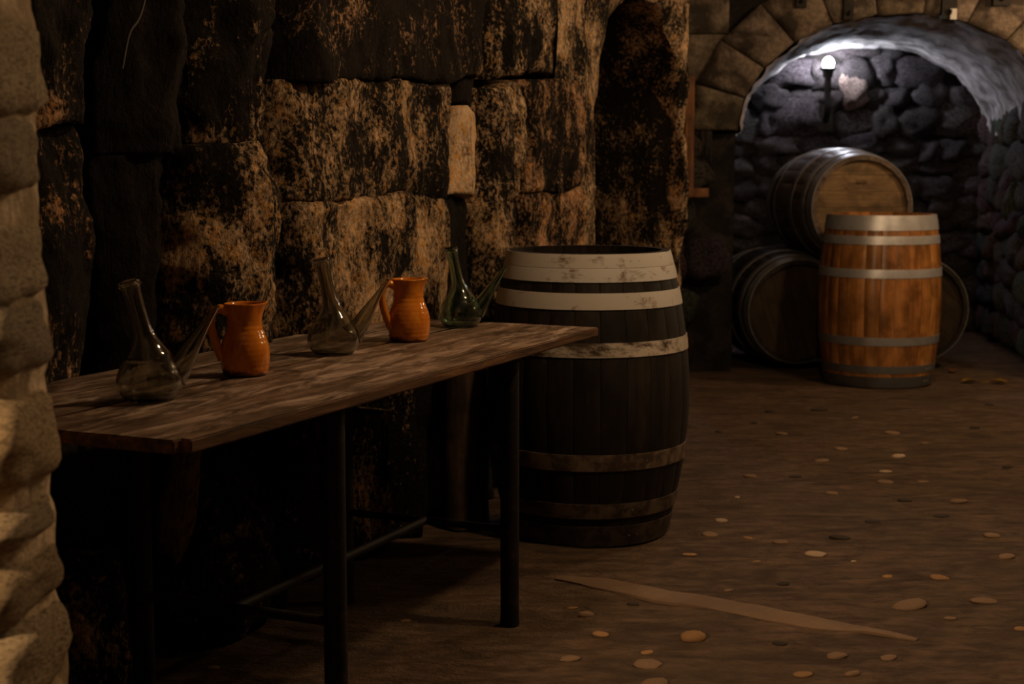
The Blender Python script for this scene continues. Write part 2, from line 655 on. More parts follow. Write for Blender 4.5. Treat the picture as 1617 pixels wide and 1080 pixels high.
def wall_box(name, t0, t1, d0, d1, z0, z1, mat):
    pts = [Wp(t0, z0, d0), Wp(t1, z0, d0), Wp(t1, z0, d1), Wp(t0, z0, d1), Wp(t0, z1, d0), Wp(t1, z1, d0), Wp(t1, z1, d1), Wp(t0, z1, d1)]
    _, f = box_verts(0, 1, 0, 1, 0, 1)
    return fix_normals(mesh_obj(name, pts, f, mat, None, False))


wall_left = structure(wall_box('wall_left', -2.3, 3.72, -0.60, -0.16, -0.05, 2.9, M_DARK))


def block(corners, tint, soot_shade, bulge=0.07, rough=0.035, res=0.012, seed=0, tz=False, edge=0.025, ridge=0.022, mat=None, name='stone', base=None, vdrop=0.06):
    """rough block on the left wall; corners TL, TR, BR, BL in photo pixels (or t, z)"""
    q = [c if tz else px_wall(*c) for c in corners]
    (tl, tr, br, bl) = [Vector((a, b, 0)) for a, b in q]
    wid = max((tr - tl).length, (br - bl).length)
    hei = max((tl - bl).length, (tr - br).length)
    nu, nv = max(6, int(wid / res)), max(6, int(hei / res))
    nu, nv = min(nu, 110), min(nv, 110)
    base = 0.010 * math.sin(seed * 2.7) if base is None else base
    off = Vector((seed * 3.17, seed * 1.31, seed * 7.7))
    c0 = (tl + tr + br + bl) / 4
    org = Wp(c0.x, c0.y, 0)
    verts, faces = [], []
    for j in range(nv + 1):
        v = j / nv
        for i in range(nu + 1):
            u = i / nu
            p = (bl * (1 - u) + br * u) * (1 - v) + (tl * (1 - u) + tr * u) * v
            du = min(u, 1 - u) * wid
            dv = min(v, 1 - v) * hei
            w = Vector((p.x * 4, p.y * 4, 3.1))
            wob = noise.noise_vector(w * 1.0) * 0.03 + noise.noise_vector(w * 3.3) * 0.012
            e = 1 - math.exp(-(du / edge)) * 1.0
            g = 1 - math.exp(-(dv / 0.012)) * vdrop
            prof = e * g
            dep = base - 0.10 + (0.10 + bulge) * prof
            n = Vector((p.x * 3.2, p.y * 2.2, 0)) + off
            dep += rough * fbm(n * 1.6, 6, 0.85) * (0.5 + 0.5 * prof)
            if ridge:
                n2 = Vector((p.x * 7.0, p.y * 1.3, 2)) + off
                dep += ridge * fbm(n2, 4, 0.9)
            verts.append(Wp(p.x + wob.x, p.y + wob.y, dep) - org)
    for j in range(nv):
        for i in range(nu):
            a = j * (nu + 1) + i
            faces.append((a, a + 1, a + nu + 2, a + nu + 1))
    # skirt going back into the wall
    ring = [i for i in range(nu + 1)] + [j * (nu + 1) + nu for j in range(1, nv + 1)] + \
           [nv * (nu + 1) + i for i in range(nu - 1, -1, -1)] + [j * (nu + 1) for j in range(nv - 1, 0, -1)]
    k0 = len(verts)
    for r in ring:
        verts.append(verts[r] + TN * 0.16)
    m = len(ring)
    for i in range(m):
        faces.append((ring[i], k0 + i, k0 + (i + 1) % m, ring[(i + 1) % m]))
    o = fix_normals(mesh_obj(name, verts, faces, mat or M_WALL, wall_left, True, org))
    o.color = (*tint, soot_shade)
    return o


T_OCH = (1.0, 0.92, 0.80)
T_RED = (1.0, 0.82, 0.70)
T_PAL = (1.15, 1.10, 1.02)
# column at the very left, behind the pillar
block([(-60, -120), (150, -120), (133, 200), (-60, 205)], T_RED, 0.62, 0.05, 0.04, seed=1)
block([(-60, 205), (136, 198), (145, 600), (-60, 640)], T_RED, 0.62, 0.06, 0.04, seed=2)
# dark column, blackest at its left
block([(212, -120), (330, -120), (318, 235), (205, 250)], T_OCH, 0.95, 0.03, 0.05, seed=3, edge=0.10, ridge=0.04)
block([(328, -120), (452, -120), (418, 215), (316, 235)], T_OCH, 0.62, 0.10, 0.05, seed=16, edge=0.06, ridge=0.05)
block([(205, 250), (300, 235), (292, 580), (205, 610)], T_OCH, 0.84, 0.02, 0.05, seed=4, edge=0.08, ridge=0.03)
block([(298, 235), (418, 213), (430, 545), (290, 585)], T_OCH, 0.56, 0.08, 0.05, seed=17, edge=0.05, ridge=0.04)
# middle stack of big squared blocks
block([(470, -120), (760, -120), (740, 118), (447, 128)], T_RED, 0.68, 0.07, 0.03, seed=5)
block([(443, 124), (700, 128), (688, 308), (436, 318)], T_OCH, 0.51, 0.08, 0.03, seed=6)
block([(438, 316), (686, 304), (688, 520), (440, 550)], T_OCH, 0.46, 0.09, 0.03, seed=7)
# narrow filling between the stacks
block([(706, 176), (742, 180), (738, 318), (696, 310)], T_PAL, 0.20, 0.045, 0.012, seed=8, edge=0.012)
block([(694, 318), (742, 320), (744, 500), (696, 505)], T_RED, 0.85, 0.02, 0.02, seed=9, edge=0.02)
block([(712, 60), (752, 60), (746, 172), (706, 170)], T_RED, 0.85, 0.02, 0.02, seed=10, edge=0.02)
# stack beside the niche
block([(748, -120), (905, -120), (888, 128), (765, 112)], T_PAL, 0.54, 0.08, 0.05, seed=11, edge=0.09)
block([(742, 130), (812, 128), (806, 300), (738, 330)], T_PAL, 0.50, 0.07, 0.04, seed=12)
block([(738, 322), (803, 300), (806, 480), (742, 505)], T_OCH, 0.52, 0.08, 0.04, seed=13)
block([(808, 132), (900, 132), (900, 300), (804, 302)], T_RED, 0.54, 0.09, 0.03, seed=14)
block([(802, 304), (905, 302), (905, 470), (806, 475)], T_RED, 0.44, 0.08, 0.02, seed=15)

# below the table top: footings and fallen boulders (t, z in metres)
low = [
    ([(0.20, 0.70), (0.62, 0.70), (0.60, 0.36), (0.20, 0.34)], 0.72, 0.02),
    ([(0.50, 0.34), (0.78, 0.33), (0.80, 0.0), (0.48, 0.0)], 0.40, 0.10),
    ([(-0.2, 0.33), (0.46, 0.33), (0.46, 0.0), (-0.2, 0.0)], 0.55, 0.06),
    ([(0.84, 0.20), (1.42, 0.18), (1.46, 0.0), (0.84, 0.0)], 0.50, 0.10),
    ([(1.50, 0.74), (1.82, 0.74), (1.80, 0.0), (1.52, 0.0)], 0.55, 0.03),
    ([(1.84, 0.46), (2.16, 0.44), (2.16, 0.0), (1.84, 0.0)], 0.42, 0.05),
    ([(2.16, 0.74), (2.34, 0.74), (2.34, 0.0), (2.18, 0.0)], 0.42, 0.08),
    ([(1.84, 0.74), (2.14, 0.74), (2.14, 0.47), (1.84, 0.48)], 0.75, -0.04),
    ([(2.36, 0.74), (3.00, 0.74), (3.00, 0.0), (2.36, 0.0)], 0.70, 0.0),
    ([(3.02, 0.74), (3.68, 0.74), (3.68, 0.0), (3.02, 0.0)], 0.60, 0.05),
]
for i, (q, soot_shade, bl) in enumerate(low):
    block(q, T_OCH, soot_shade + 0.16, bl, 0.04, 0.022, 30 + i, True, 0.06)  # lower blocks coloured darker to paint the shade under the table
# the rest of the wall up to the vault, out of the photo's frame
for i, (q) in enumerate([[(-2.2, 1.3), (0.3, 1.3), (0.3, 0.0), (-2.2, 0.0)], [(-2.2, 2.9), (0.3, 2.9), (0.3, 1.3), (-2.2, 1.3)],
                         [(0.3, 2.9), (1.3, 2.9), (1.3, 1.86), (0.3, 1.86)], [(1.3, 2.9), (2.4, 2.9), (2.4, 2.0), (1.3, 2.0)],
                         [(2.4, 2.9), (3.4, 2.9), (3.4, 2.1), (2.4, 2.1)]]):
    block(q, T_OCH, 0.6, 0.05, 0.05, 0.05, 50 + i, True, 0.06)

# boulder wedged in the footing under the table, and a pale sliver painted in for a lit stone edge
t_b, z_b = px_wall(345, 835)
o = put_stone(wall_left, Wp(t_b, z_b - 0.01, -0.02), TU, Vector((0, 0, 1)), -TN, 0.20, 0.17, 0.13, M_WALL, T_OCH, -0.5, sub=4, power=2.6, amp=0.35, alpha=0.62)
t_s, z_s = px_wall(273, 785)
put_stone(wall_left, Wp(t_s, z_s, 0.02), TU, Vector((0, 0, 1)), -TN, 0.035, 0.15, 0.05, M_WALL, T_PAL, -0.28, sub=3, power=2.6, amp=0.3, alpha=0.35)


# arched niche at the far end of the left wall
def niche():
    tc, hw, zs, rise = 4.50, 0.525, 1.34, 0.66
    t0, t1, ztop = 3.36, 5.05, 2.9
    inner, outer = [], []
    nj, na = 26, 34
    for j in range(nj):
        f = j / nj
        inner.append((tc - hw, zs * f))
        outer.append((t0, zs * f * 1.0))
    for k in range(na + 1):
        a = math.pi * (1 - k / na)
        x, z = tc + hw * math.cos(a), zs + rise * math.sin(a)
        inner.append((x, z))
        # outer rectangle
        dx, dz = math.cos(a), math.sin(a)
        wl = (tc - t0) if dx < 0 else (t1 - tc)
        s = min(wl / max(abs(dx), 1e-6), (ztop - zs) / max(dz, 1e-6))
        outer.append((tc + dx * s, zs + dz * s))
    for j in range(nj - 1, -1, -1):
        f = j / nj
        inner.append((tc + hw, zs * f))
        outer.append((t1, zs * f))
    J = 26
    D = 18
    org = Wp(tc, 1.2, 0)
    verts, faces = [], []
    n = len(inner)
    for r in range(J + D + 1):
        for i in range(n):
            if r <= J:
                f = (r / J)
                t = outer[i][0] * (1 - f) + inner[i][0] * f
                z = outer[i][1] * (1 - f) + inner[i][1] * f
                dist = math.hypot(t - inner[i][0], z - inner[i][1])
                left = inner[i][0] < tc + 0.1
                dep = 0.07 - (0.09 if left else 0.05) * math.exp(-dist / (0.12 if left else 0.03))
            else:
                f = (r - J) / D
                t, z = inner[i]
                dep = 0.07 - (0.09 if inner[i][0] < tc + 0.1 else 0.05) - 0.42 * f
            p = Vector((t * 3.0, z * 2.2, dep * 3.0 + 9.0))
            nn = fbm(p * 1.5, 6, 0.85)
            if r <= J:
                dep += 0.04 * nn
            else:
                t += 0.02 * nn * (1 if t < tc else -1)
                z -= 0.015 * nn
            verts.append(Wp(t, z, dep) - org)
    for r in range(J):
        for i in range(n - 1):
            a = r * n + i
            faces.append((a, a + 1, a + n + 1, a + n))
    o = fix_normals(mesh_obj('niche_surround', verts[:(J + 1) * n], faces, M_WALL, wall_left, True, org))
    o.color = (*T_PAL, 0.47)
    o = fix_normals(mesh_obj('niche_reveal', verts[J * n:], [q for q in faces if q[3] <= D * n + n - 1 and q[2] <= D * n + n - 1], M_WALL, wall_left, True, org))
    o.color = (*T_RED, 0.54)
    # far end of the wall, as thick masonry
    v = [Wp(5.04, -0.05, 0.03), Wp(5.04, -0.05, -0.95), Wp(4.97, -0.05, -0.95), Wp(4.97, -0.05, -0.1)]
    v += [p + Vector((0, 0, 2.95)) for p in v]
    b = fix_normals(mesh_obj('stone', v, box_verts(0, 1, 0, 1, 0, 1)[1], M_WALL, wall_left, False))
    b.color = (*T_OCH, 0.6)
    # back of the niche
    back = []
    for i in range(3):
        z0, z1 = [0, 0.75, 1.45][i], [0.74, 1.44, 2.1][i]
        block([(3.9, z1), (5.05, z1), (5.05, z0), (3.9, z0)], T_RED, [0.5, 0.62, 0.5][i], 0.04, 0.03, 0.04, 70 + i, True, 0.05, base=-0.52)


niche()

# cable running down the wall
p = [Vector(Wp(*px_wall(x, y), 0.06)) for x, y in [(205, -60), (196, 0), (186, 32), (171, 56), (160, 110)]]
cable = tube('electric_cable', spline(p, 24), 0.004, M_CABLE, None, 8)
tag(cable, 'thin black cable hanging down the left stone wall by the black gap', 'cable')

# ------------------------------------------------------------------ pillar at the left edge (foreground)
SIL = [(-200, 40), (0, 34), (20, 42), (60, 48), (150, 47), (200, 44), (300, 45), (350, 48), (430, 48), (480, 58), (510, 64), (585, 65), (600, 58), (640, 66),
       (680, 78), (730, 80), (765, 69), (800, 66), (830, 75), (900, 74), (930, 70), (960, 78), (1000, 92), (1050, 96), (1200, 98), (1500, 100)]


def sil_x(y):
    for (y0, x0), (y1, x1) in zip(SIL[:-1], SIL[1:]):
        if y0 <= y <= y1:
            return x0 + (x1 - x0) * (y - y0) / (y1 - y0)
    return SIL[0][1] if y < SIL[0][0] else SIL[-1][1]


def pillar_core():
    """mortared jamb with an uneven rounded corner"""
    Yc = 2.20
    nz, na = 190, 40
    verts, faces = [], []
    for j in range(nz + 1):
        z = -0.05 + 2.95 * j / nz
        # photo row of this height at distance Yc
        py = 540 - F_PX * math.tan(math.atan2(z - CAM_H, Yc) + PITCH)
        xe = at_Y(sil_x(py) - 6, 540, Yc).x * 1.0
        k = (at_Y(0, py, Yc).x) / at_Y(0, 540, Yc).x
        xe *= k
        for i in range(na + 1):
            u = i / na
            if u < 0.25:
                x, y = -1.7 + (xe - 0.20 + 1.7) * u / 0.25, Yc - 0.20
            elif u > 0.75:
                x, y = xe - 0.20 - (xe - 0.20 + 1.7) * (u - 0.75) / 0.25, Yc + 0.20
            else:
                a = -math.pi / 2 + math.pi * (u - 0.25) / 0.5
                ca, sa = math.cos(a), math.sin(a)
                q = (abs(ca) ** 2.6 + abs(sa) ** 2.6) ** (-1 / 2.6)
                x, y = xe - 0.20 + 0.20 * ca * q, Yc + 0.20 * sa * q
            w = 0.012 * fbm(Vector((x * 6, y * 6, z * 6)), 6, 0.7)
            verts.append((x, y - w if u < 0.5 else y + w, z))
    m = na + 1
    for j in range(nz):
        for i in range(na):
            a = j * m + i
            faces.append((a, a + 1, a + m + 1, a + m))
    o = mesh_obj('wall_near', verts, faces, M_MORTAR, None, True)
    return structure(fix_normals(o))


wall_near = pillar_core()


def pillar():
    random.seed(5)
    # (silhouette x, top y, bottom y) in photo pixels
    rows = [(44, -170, 0), (46, 5, 180), (45, 185, 325), (48, 330, 470), (64, 478, 605), (77, 612, 770), (69, 776, 845), (75, 850, 950), (93, 956, 1085), (97, 1090, 1200)]
    for sx, y0, y1 in rows:
        c = at_Y(sx, (y0 + y1) / 2, 2.20)
        h = (at_Y(sx, y0, 2.2).z - at_Y(sx, y1, 2.2).z) / 2
        w = random.uniform(0.15, 0.19)
        c.x += 0.003
        dk = 0.75 if y0 in (478, 850, 185) else 1.0
        put_stone(wall_near, Vector((c.x - w * 0.97, 2.14, c.z)), Vector((1, 0, 0)), Vector((0, 0, 1)), Vector((0, -1, 0)),
                  w, h * 1.04, 0.158, M_PILLAR, tuple(k * dk for k in random.choice([(1, 1, 1), (0.9, 0.88, 0.86), (1.05, 0.98, 0.88)])),
                  random.uniform(-0.10, 0.10), sub=4, power=4.2, amp=0.09)
        put_stone(wall_near, Vector((c.x - w * 2.9, 2.04, c.z + random.uniform(-.03, .03))), Vector((1, 0, 0)), Vector((0, 0, 1)), Vector((0, -1, 0)),
                  w * 1.1, h * 0.98, 0.05, M_PILLAR, (0.95, 0.93, 0.9), random.uniform(-0.08, 0.08), sub=3, power=3.6, amp=0.18)


pillar()

# ------------------------------------------------------------------ back wall with the arched recess
AH, AZ, AR = 0.90, 1.43, 0.66      # half width, springing height, rise of the arch
DEPTH = 2.45
random.seed(21)


def arch_pt(a, grow=0.0):
    return (AH + grow) * math.cos(a), AZ + (AR + grow) * math.sin(a)


def wall_back_core():
    """wall with the arched opening, as a ring from the arch curve to a rectangle, with thickness"""
    na, s0, s1, zt = 40, -2.3, 1.6, 2.9
    inner, outer = [(-AH - 0.02, -0.05)], [(s0, -0.05)]
    for k in range(na + 1):
        a = math.pi * (1 - k / na)
        inner.append(arch_pt(a, 0.02))
        dx, dz = math.cos(a), math.sin(a)
        wl = -s0 if dx < 0 else s1
        s = min(wl / max(abs(dx), 1e-6), (zt - AZ) / max(dz, 1e-6))
        outer.append((dx * s, AZ + dz * s))
    inner.append((AH + 0.02, -0.05))
    outer.append((s1, -0.05))
    verts, faces = [], []
    n = len(inner)
    for d in (0.10, 0.30):
        for ring in (inner, outer):
            for s, z in ring:
                verts.append(Bp(s, z, d))
    out = []
    for name, rng in (('wall_back', range(1, n - 2)), ('wall_back_left', range(0, 1)), ('wall_back_right', range(n - 2, n - 1))):
        faces = []
        for i in rng:
            faces += [(i, i + 1, n + i + 1, n + i), (2 * n + i, 3 * n + i, 3 * n + i + 1, 2 * n + i + 1), (i, 2 * n + i, 2 * n + i + 1, i + 1)]
        used = sorted({k for q in faces for k in q})
        mp = {k: t for t, k in enumerate(used)}
        out.append(structure(fix_normals(mesh_obj(name, [verts[k] for k in used], [tuple(mp[k] for k in q) for q in faces], M_DARK, None, False))))
    return out


wall_back, wall_back_left, wall_back_right = wall_back_core()


def slab(parent, quad, d_front, d_back, mat, tint, seed, name, gap=0.006, res=5, rough=0.010, org=None):
    """thick stone with an uneven face between four (s, z) corners of the back wall"""
    c = Vector((sum(p[0] for p in quad) / 4, sum(p[1] for p in quad) / 4))
    q = []
    for p in quad:
        v = Vector(p) - c
        q.append(c + v * max(0.0, 1 - gap / max(v.length, 1e-4) * 1.4))
    tl, tr, br, bl = q
    O = Bp(c.x, c.y, d_front)
    verts, faces = [], []
    for j in range(res + 1):
        for i in range(res + 1):
            u, v = i / res, j / res
            p = (bl * (1 - u) + br * u) * (1 - v) + (tl * (1 - u) + tr * u) * v
            e = 1 - 0.7 * (max(abs(u - .5), abs(v - .5)) * 2) ** 6
            d = d_front - 0.012 * e + rough * fbm(Vector((p.x * 6, p.y * 6, seed * 3.3)), 4)
            verts.append(Bp(p.x, p.y, d) - O)
    for j in range(res):
        for i in range(res):
            a = j * (res + 1) + i
            faces.append((a, a + 1, a + res + 2, a + res + 1))
    R = res + 1
    ring = [i for i in range(R)] + [j * R + res for j in range(1, R)] + [res * R + i for i in range(res - 1, -1, -1)] + [j * R for j in range(res - 1, 0, -1)]
    k0 = len(verts)
    for r in ring:
        verts.append(verts[r] + BA * (d_back - d_front))
    for i in range(len(ring)):
        faces.append((ring[i], k0 + i, k0 + (i + 1) % len(ring), ring[(i + 1) % len(ring)]))
    o = fix_normals(mesh_obj(name, verts, faces, mat, parent, True, O))
    o.color = (*tint, 0.5)
    return o


# voussoirs of the arch
nV = 11
for k in range(nV):
    a0, a1 = math.pi * k / nV, math.pi * (k + 1) / nV
    g = 0.30
    t = random.uniform(0.8, 1.1)
    slab(wall_back, [arch_pt(a1, g), arch_pt(a0, g), arch_pt(a0), arch_pt(a1)], 0.0, 0.30, M_ASHLAR, (t, t * random.uniform(.93, 1.0), t * random.uniform(.88, 1.0)), k, 'voussoir', 0.0045, 6)
# stones of the wall field above and beside the voussoirs
seed = 100
z = AZ - 0.05
while z < 2.85:
    h = random.uniform(0.24, 0.34)
    s = -2.3
    while s < 1.6:
        w = random.uniform(0.3, 0.55)
        cs, cz = s + w / 2, z + h / 2
        inside = ((abs(cs) / (AH + 0.30)) ** 2 + (max(cz - AZ, 0) / (AR + 0.30)) ** 2) < 1.05
        if not inside:
            t = random.uniform(0.7, 1.05)
            slab(wall_back, [(s, z + h), (s + w, z + h), (s + w, z), (s, z)], 0.045, 0.2, M_ASHLAR, (t, t * .97, t * .95), seed, 'stone', 0.006, 5)
            seed += 1
        s += w
    z += h
# rough piers beside the opening
rubble(wall_back_left, lambda u, v, d: Bp(u, v, 0.06 - d), -1.75, -0.98, 0.06, AZ - 0.08, 0.26, 0.13, M_RUBBLE,
       lambda u, v: tuple([random.uniform(0.45, 0.75) * k for k in (1.0, 0.9, 0.82)]), lambda u, v: u < -1.0, sub=3, amp=0.24)
rubble(wall_back_right, lambda u, v, d: Bp(u, v, 0.06 - d), 1.0, 1.6, 0.06, AZ - 0.08, 0.26, 0.13, M_RUBBLE,
       lambda u, v: tuple([random.uniform(0.5, 0.9) * k for k in (1.0, 0.9, 0.8)]), lambda u, v: u > 1.02, sub=3, amp=0.24)


# vault of the recess: rough whitewashed soffit over its whole depth
def vault():
    na, nd = 70, 60
    verts, faces = [], []
    for j in range(nd + 1):
        d = -0.01 + (DEPTH + 0.1) * j / nd
        for i in range(na + 1):
            a = math.pi * i / na
            w = fbm(Vector((a * 4.0, d * 2.0, 2.2)), 6, 0.8) * 0.022 + 0.010 * noise.noise(Vector((a * 22, d * 0.9, 7)))
            s, z = arch_pt(a, w - 0.012)
            verts.append(Bp(s, z, d) - B0)
    for j in range(nd):
        for i in range(na):
            b = j * (na + 1) + i
            faces.append((b, b + 1, b + na + 2, b + na + 1))
    o = fix_normals(mesh_obj('ceiling_vault', verts, faces, M_VAULT, None, True, B0))
    structure(o)


vault()


def back_box(name, s0, s1, d0, d1, z0, z1, mat):
    pts = [Bp(s0, z0, d0), Bp(s1, z0, d0), Bp(s1, z0, d1), Bp(s0, z0, d1), Bp(s0, z1, d0), Bp(s1, z1, d0), Bp(s1, z1, d1), Bp(s0, z1, d1)]
    return structure(fix_normals(mesh_obj(name, pts, box_verts(0, 1, 0, 1, 0, 1)[1], mat, None, False)))


recess_back = back_box('wall_recess_back', -1.6, 1.2, DEPTH + 0.04, DEPTH + 0.3, -0.05, 2.3, M_DARK)
recess_right = back_box('wall_recess_right', AH + 0.05, AH + 0.3, 0.31, DEPTH + 0.04, -0.05, AZ + 0.1, M_DARK)
recess_left = back_box('wall_recess_left', -1.62, -1.45, 0.31, DEPTH + 0.04, -0.05, AZ + 0.1, M_DARK)
cover_pts = [Bp(a, z_, d_) for z_ in (AZ, AZ + 0.3) for a, d_ in ((-1.62, 0.31), (-AH - 0.01, 0.31), (-AH - 0.01, DEPTH + 0.04), (-1.62, DEPTH + 0.04))]
fix_normals(mesh_obj('leak_cover', cover_pts, box_verts(0, 1, 0, 1, 0, 1)[1], M_RUBBLE, recess_left, False))  # unseen slab added to stop light leaking in left of the vault


def gtint(u, v):
    g = random.uniform(0.65, 1.25)
    return (g, g * random.uniform(0.92, 1.0), g * random.uniform(0.88, 1.04))


def in_vault(u, v):
    return abs(u) < AH + 0.05 and (v < AZ or (u / AH) ** 2 + ((v - AZ) / AR) ** 2 < 1.05)


rubble(recess_back, lambda u, v, d: Bp(u, v, DEPTH + 0.04 - d), -0.95, 0.95, 0.02, 2.12, 0.20, 0.09, M_RUBBLE, gtint, in_vault, sub=3, power=3.0, amp=0.42, fill=0.60)
rubble(recess_right, lambda u, v, d: Bp(AH + 0.05 - d, v, u), 0.02, DEPTH, 0.04, AZ, 0.22, 0.10, M_RUBBLE,
       lambda u, v: tuple([random.uniform(0.6, 1.3) * k for k in (1.0, 0.9, 0.72)]), None, sub=3, power=2.8, amp=0.30)
rubble(recess_left, lambda u, v, d: Bp(-1.45 + d, v, u + 0.3), 0.02, DEPTH, 0.04, AZ, 0.24, 0.10, M_RUBBLE, gtint, None, sub=2, power=2.8, amp=0.30)
# the big pale stone beside the lamp
pp = at_Y(1345, 140, 11.15)
rel = pp - B0
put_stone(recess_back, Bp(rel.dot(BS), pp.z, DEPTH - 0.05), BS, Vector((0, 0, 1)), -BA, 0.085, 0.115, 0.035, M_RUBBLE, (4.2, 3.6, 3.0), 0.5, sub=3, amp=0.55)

# ------------------------------------------------------------------ the rest of the cellar, outside the frame
wr, _f = box_verts(3.55, 3.9, -0.2, 8.9, -0.05, 2.9)
wall_right = structure(mesh_obj('wall_right', wr, _f, M_CEIL, None, False))
cl, _f = box_verts(-3.0, 3.9, -0.2, 9.3, 2.9, 3.1)
structure(mesh_obj('ceiling', cl, _f, M_CEIL, None, False))


# ------------------------------------------------------------------ barrels
def barrel_r(z, H, rh, rb):
    u = (z / H - 0.5) * 2
    return rb - (rb - rh) * abs(u) ** 1.9


def stave_mesh(H, rh, rb, ns, mat):
    nz, th = 16, 0.026
    half = math.pi / ns * 0.985
    verts, faces = [], []
    cols = [(-1, 0), (-0.86, 1), (0, 1), (0.86, 1), (1, 0)]
    for j in range(nz + 1):
        z = H * j / nz
        r = barrel_r(z, H, rh, rb)
        for k, hi in cols:
            rr = r - (0.0022 if hi == 0 else 0.0)
            verts.append((rr * math.cos(half * k), rr * math.sin(half * k), z))
        for k in (1, -1):
            verts.append(((r - th) * math.cos(half * k), (r - th) * math.sin(half * k), z))
    m = 7
    for j in range(nz):
        for k in range(m):
            a, b = j * m + k, j * m + (k + 1) % m
            faces.append((a, b, b + m, a + m))
    faces.append(tuple(reversed(range(m))))
    faces.append(tuple(range(nz * m, nz * m + m)))
    me = bpy.data.meshes.new('stave')
    me.from_pydata(verts, [], faces)
    me.polygons.foreach_set('use_smooth', [True] * len(me.polygons))
    me.set_sharp_from_angle(angle=math.radians(50))
    me.materials.append(mat)
    return me


def hoop(parent, z0, z1, H, rh, rb, mat, tint=(1, 1, 1), seg=72, th=0.003, rivets=True):
    verts, faces = [], []
    prof = [(z0, -0.001), (z0, th), ((z0 + z1) / 2, th + 0.0006), (z1, th), (z1, -0.001)]
    for k in range(seg):
        a = 2 * math.pi * k / seg
        for z, dr in prof:
            r = barrel_r(min(max(z, 0), H), H, rh, rb) + dr
            verts.append((r * math.cos(a), r * math.sin(a), z))
    n = len(prof)
    for k in range(seg):
        for i in range(n - 1):
            a, b = k * n + i, ((k + 1) % seg) * n + i
            faces.append((a, b, b + 1, a + 1))
    o = fix_normals(mesh_obj('hoop', verts, faces, mat, parent, True))
    shade_flat_sharp(o, 45)
    o.color = (*tint, 1)
    if rivets:
        zc = (z0 + z1) / 2
        r = barrel_r(zc, H, rh, rb) + th
        for da in (0.0, 0.11):
            a = -math.pi * 0.42 + da
            rv = mesh_obj('rivet', [(0, 0, 0.003)] + [(0.006 * math.cos(t * 1.0472), 0.006 * math.sin(t * 1.0472), 0) for t in range(6)],
                          [(0, i + 1, (i + 1) % 6 + 1) for i in range(6)], mat, o)
            rv.matrix_basis = Matrix.Translation((r * math.cos(a), r * math.sin(a), zc)) @ Matrix.Rotation(a, 4, 'Z') @ Matrix.Rotation(math.pi / 2, 4, 'Y')
    return o


def head_boards(parent, z, up, r, mat, n=6, tone=1.0):
    """round head of a barrel made of boards"""
    w = 2 * r / n
    for i in range(n):
        y0, y1 = -r + i * w + 0.0009, -r + (i + 1) * w - 0.0009
        pts = []
        st = 8
        for k in range(st + 1):
            y = y0 + (y1 - y0) * k / st
            x = math.sqrt(max(r * r - y * y, 0.0))
            pts.append((x, y))
        outline = pts + [(-x, y) for x, y in reversed(pts)]
        t = 0.018
        verts = [(x, y, z) for x, y in outline] + [(x, y, z - up * t) for x, y in outline]
        m = len(outline)
        faces = [tuple(range(m)), tuple(reversed(range(m, 2 * m)))]
        for k in range(m):
            faces.append((k, m + k, m + (k + 1) % m, (k + 1) % m))
        o = fix_normals(mesh_obj('head_board', verts, faces, mat, parent, False))
        g = random.uniform(0.82, 1.1) * tone
        o.color = (g, g, g, 1)


def barrel(H, rh, rb, ns, m_stave, hoops, m_head, vary=0.15, tone=1.0):
    root = empty('barrel')
    me = stave_mesh(H, rh, rb, ns, m_stave)
    for k in range(ns):
        s = link_copy(me, 'stave', root, Matrix.Rotation(2 * math.pi * k / ns, 4, 'Z'))
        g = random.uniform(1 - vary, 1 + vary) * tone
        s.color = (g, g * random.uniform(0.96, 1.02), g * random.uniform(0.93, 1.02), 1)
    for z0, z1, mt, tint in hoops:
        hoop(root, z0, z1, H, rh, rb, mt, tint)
    head_boards(root, H - 0.032, 1, barrel_r(H - 0.03, H, rh, rb) - 0.024, m_head, tone=tone)
    head_boards(root, 0.032, -1, barrel_r(0.03, H, rh, rb) - 0.024, m_head, tone=tone)
    return root


random.seed(31)
W1 = (1, 1, 1)
# large dark barrel behind the table
H1 = 0.955
bigb = barrel(H1, 0.270, 0.342, 24, M_STAVE_D, [
    (0.866, 0.9095, M_HOOP_W, W1), (0.9105, H1 - 0.001, M_HOOP_W, (.97, .95, .92)), (0.780, 0.832, M_HOOP_W, (1.02, .99, .95)), (0.630, 0.676, M_HOOP_S, (1, .95, .9)),
    (0.262, 0.316, M_HOOP_R, (1.3, 1.25, 1.2)), (0.100, 0.150, M_HOOP_R, W1), (0.002, 0.072, M_HOOP_R, (.6, .62, .62))], M_STAVE_D, 0.2)  # lower hoops coloured dark to paint the shade below the belly
bigb.location = on_z(934, 866) + Vector((0.0, 0.275, 0.002))
bigb.rotation_euler = (0, 0, 0.2)
tag(bigb, 'large blackened barrel with worn white hoops standing behind the table end', 'barrel')

H2 = 0.955
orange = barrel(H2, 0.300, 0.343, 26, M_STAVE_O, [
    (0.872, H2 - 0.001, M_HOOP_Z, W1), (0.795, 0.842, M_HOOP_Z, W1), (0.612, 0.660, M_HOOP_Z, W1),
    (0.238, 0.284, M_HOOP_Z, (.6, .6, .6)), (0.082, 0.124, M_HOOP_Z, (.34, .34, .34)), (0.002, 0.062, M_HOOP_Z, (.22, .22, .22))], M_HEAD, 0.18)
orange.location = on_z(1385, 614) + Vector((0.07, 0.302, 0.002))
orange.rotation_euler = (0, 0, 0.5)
tag(orange, 'orange-brown varnished oak barrel with bright metal hoops standing upright under the vault', 'barrel')


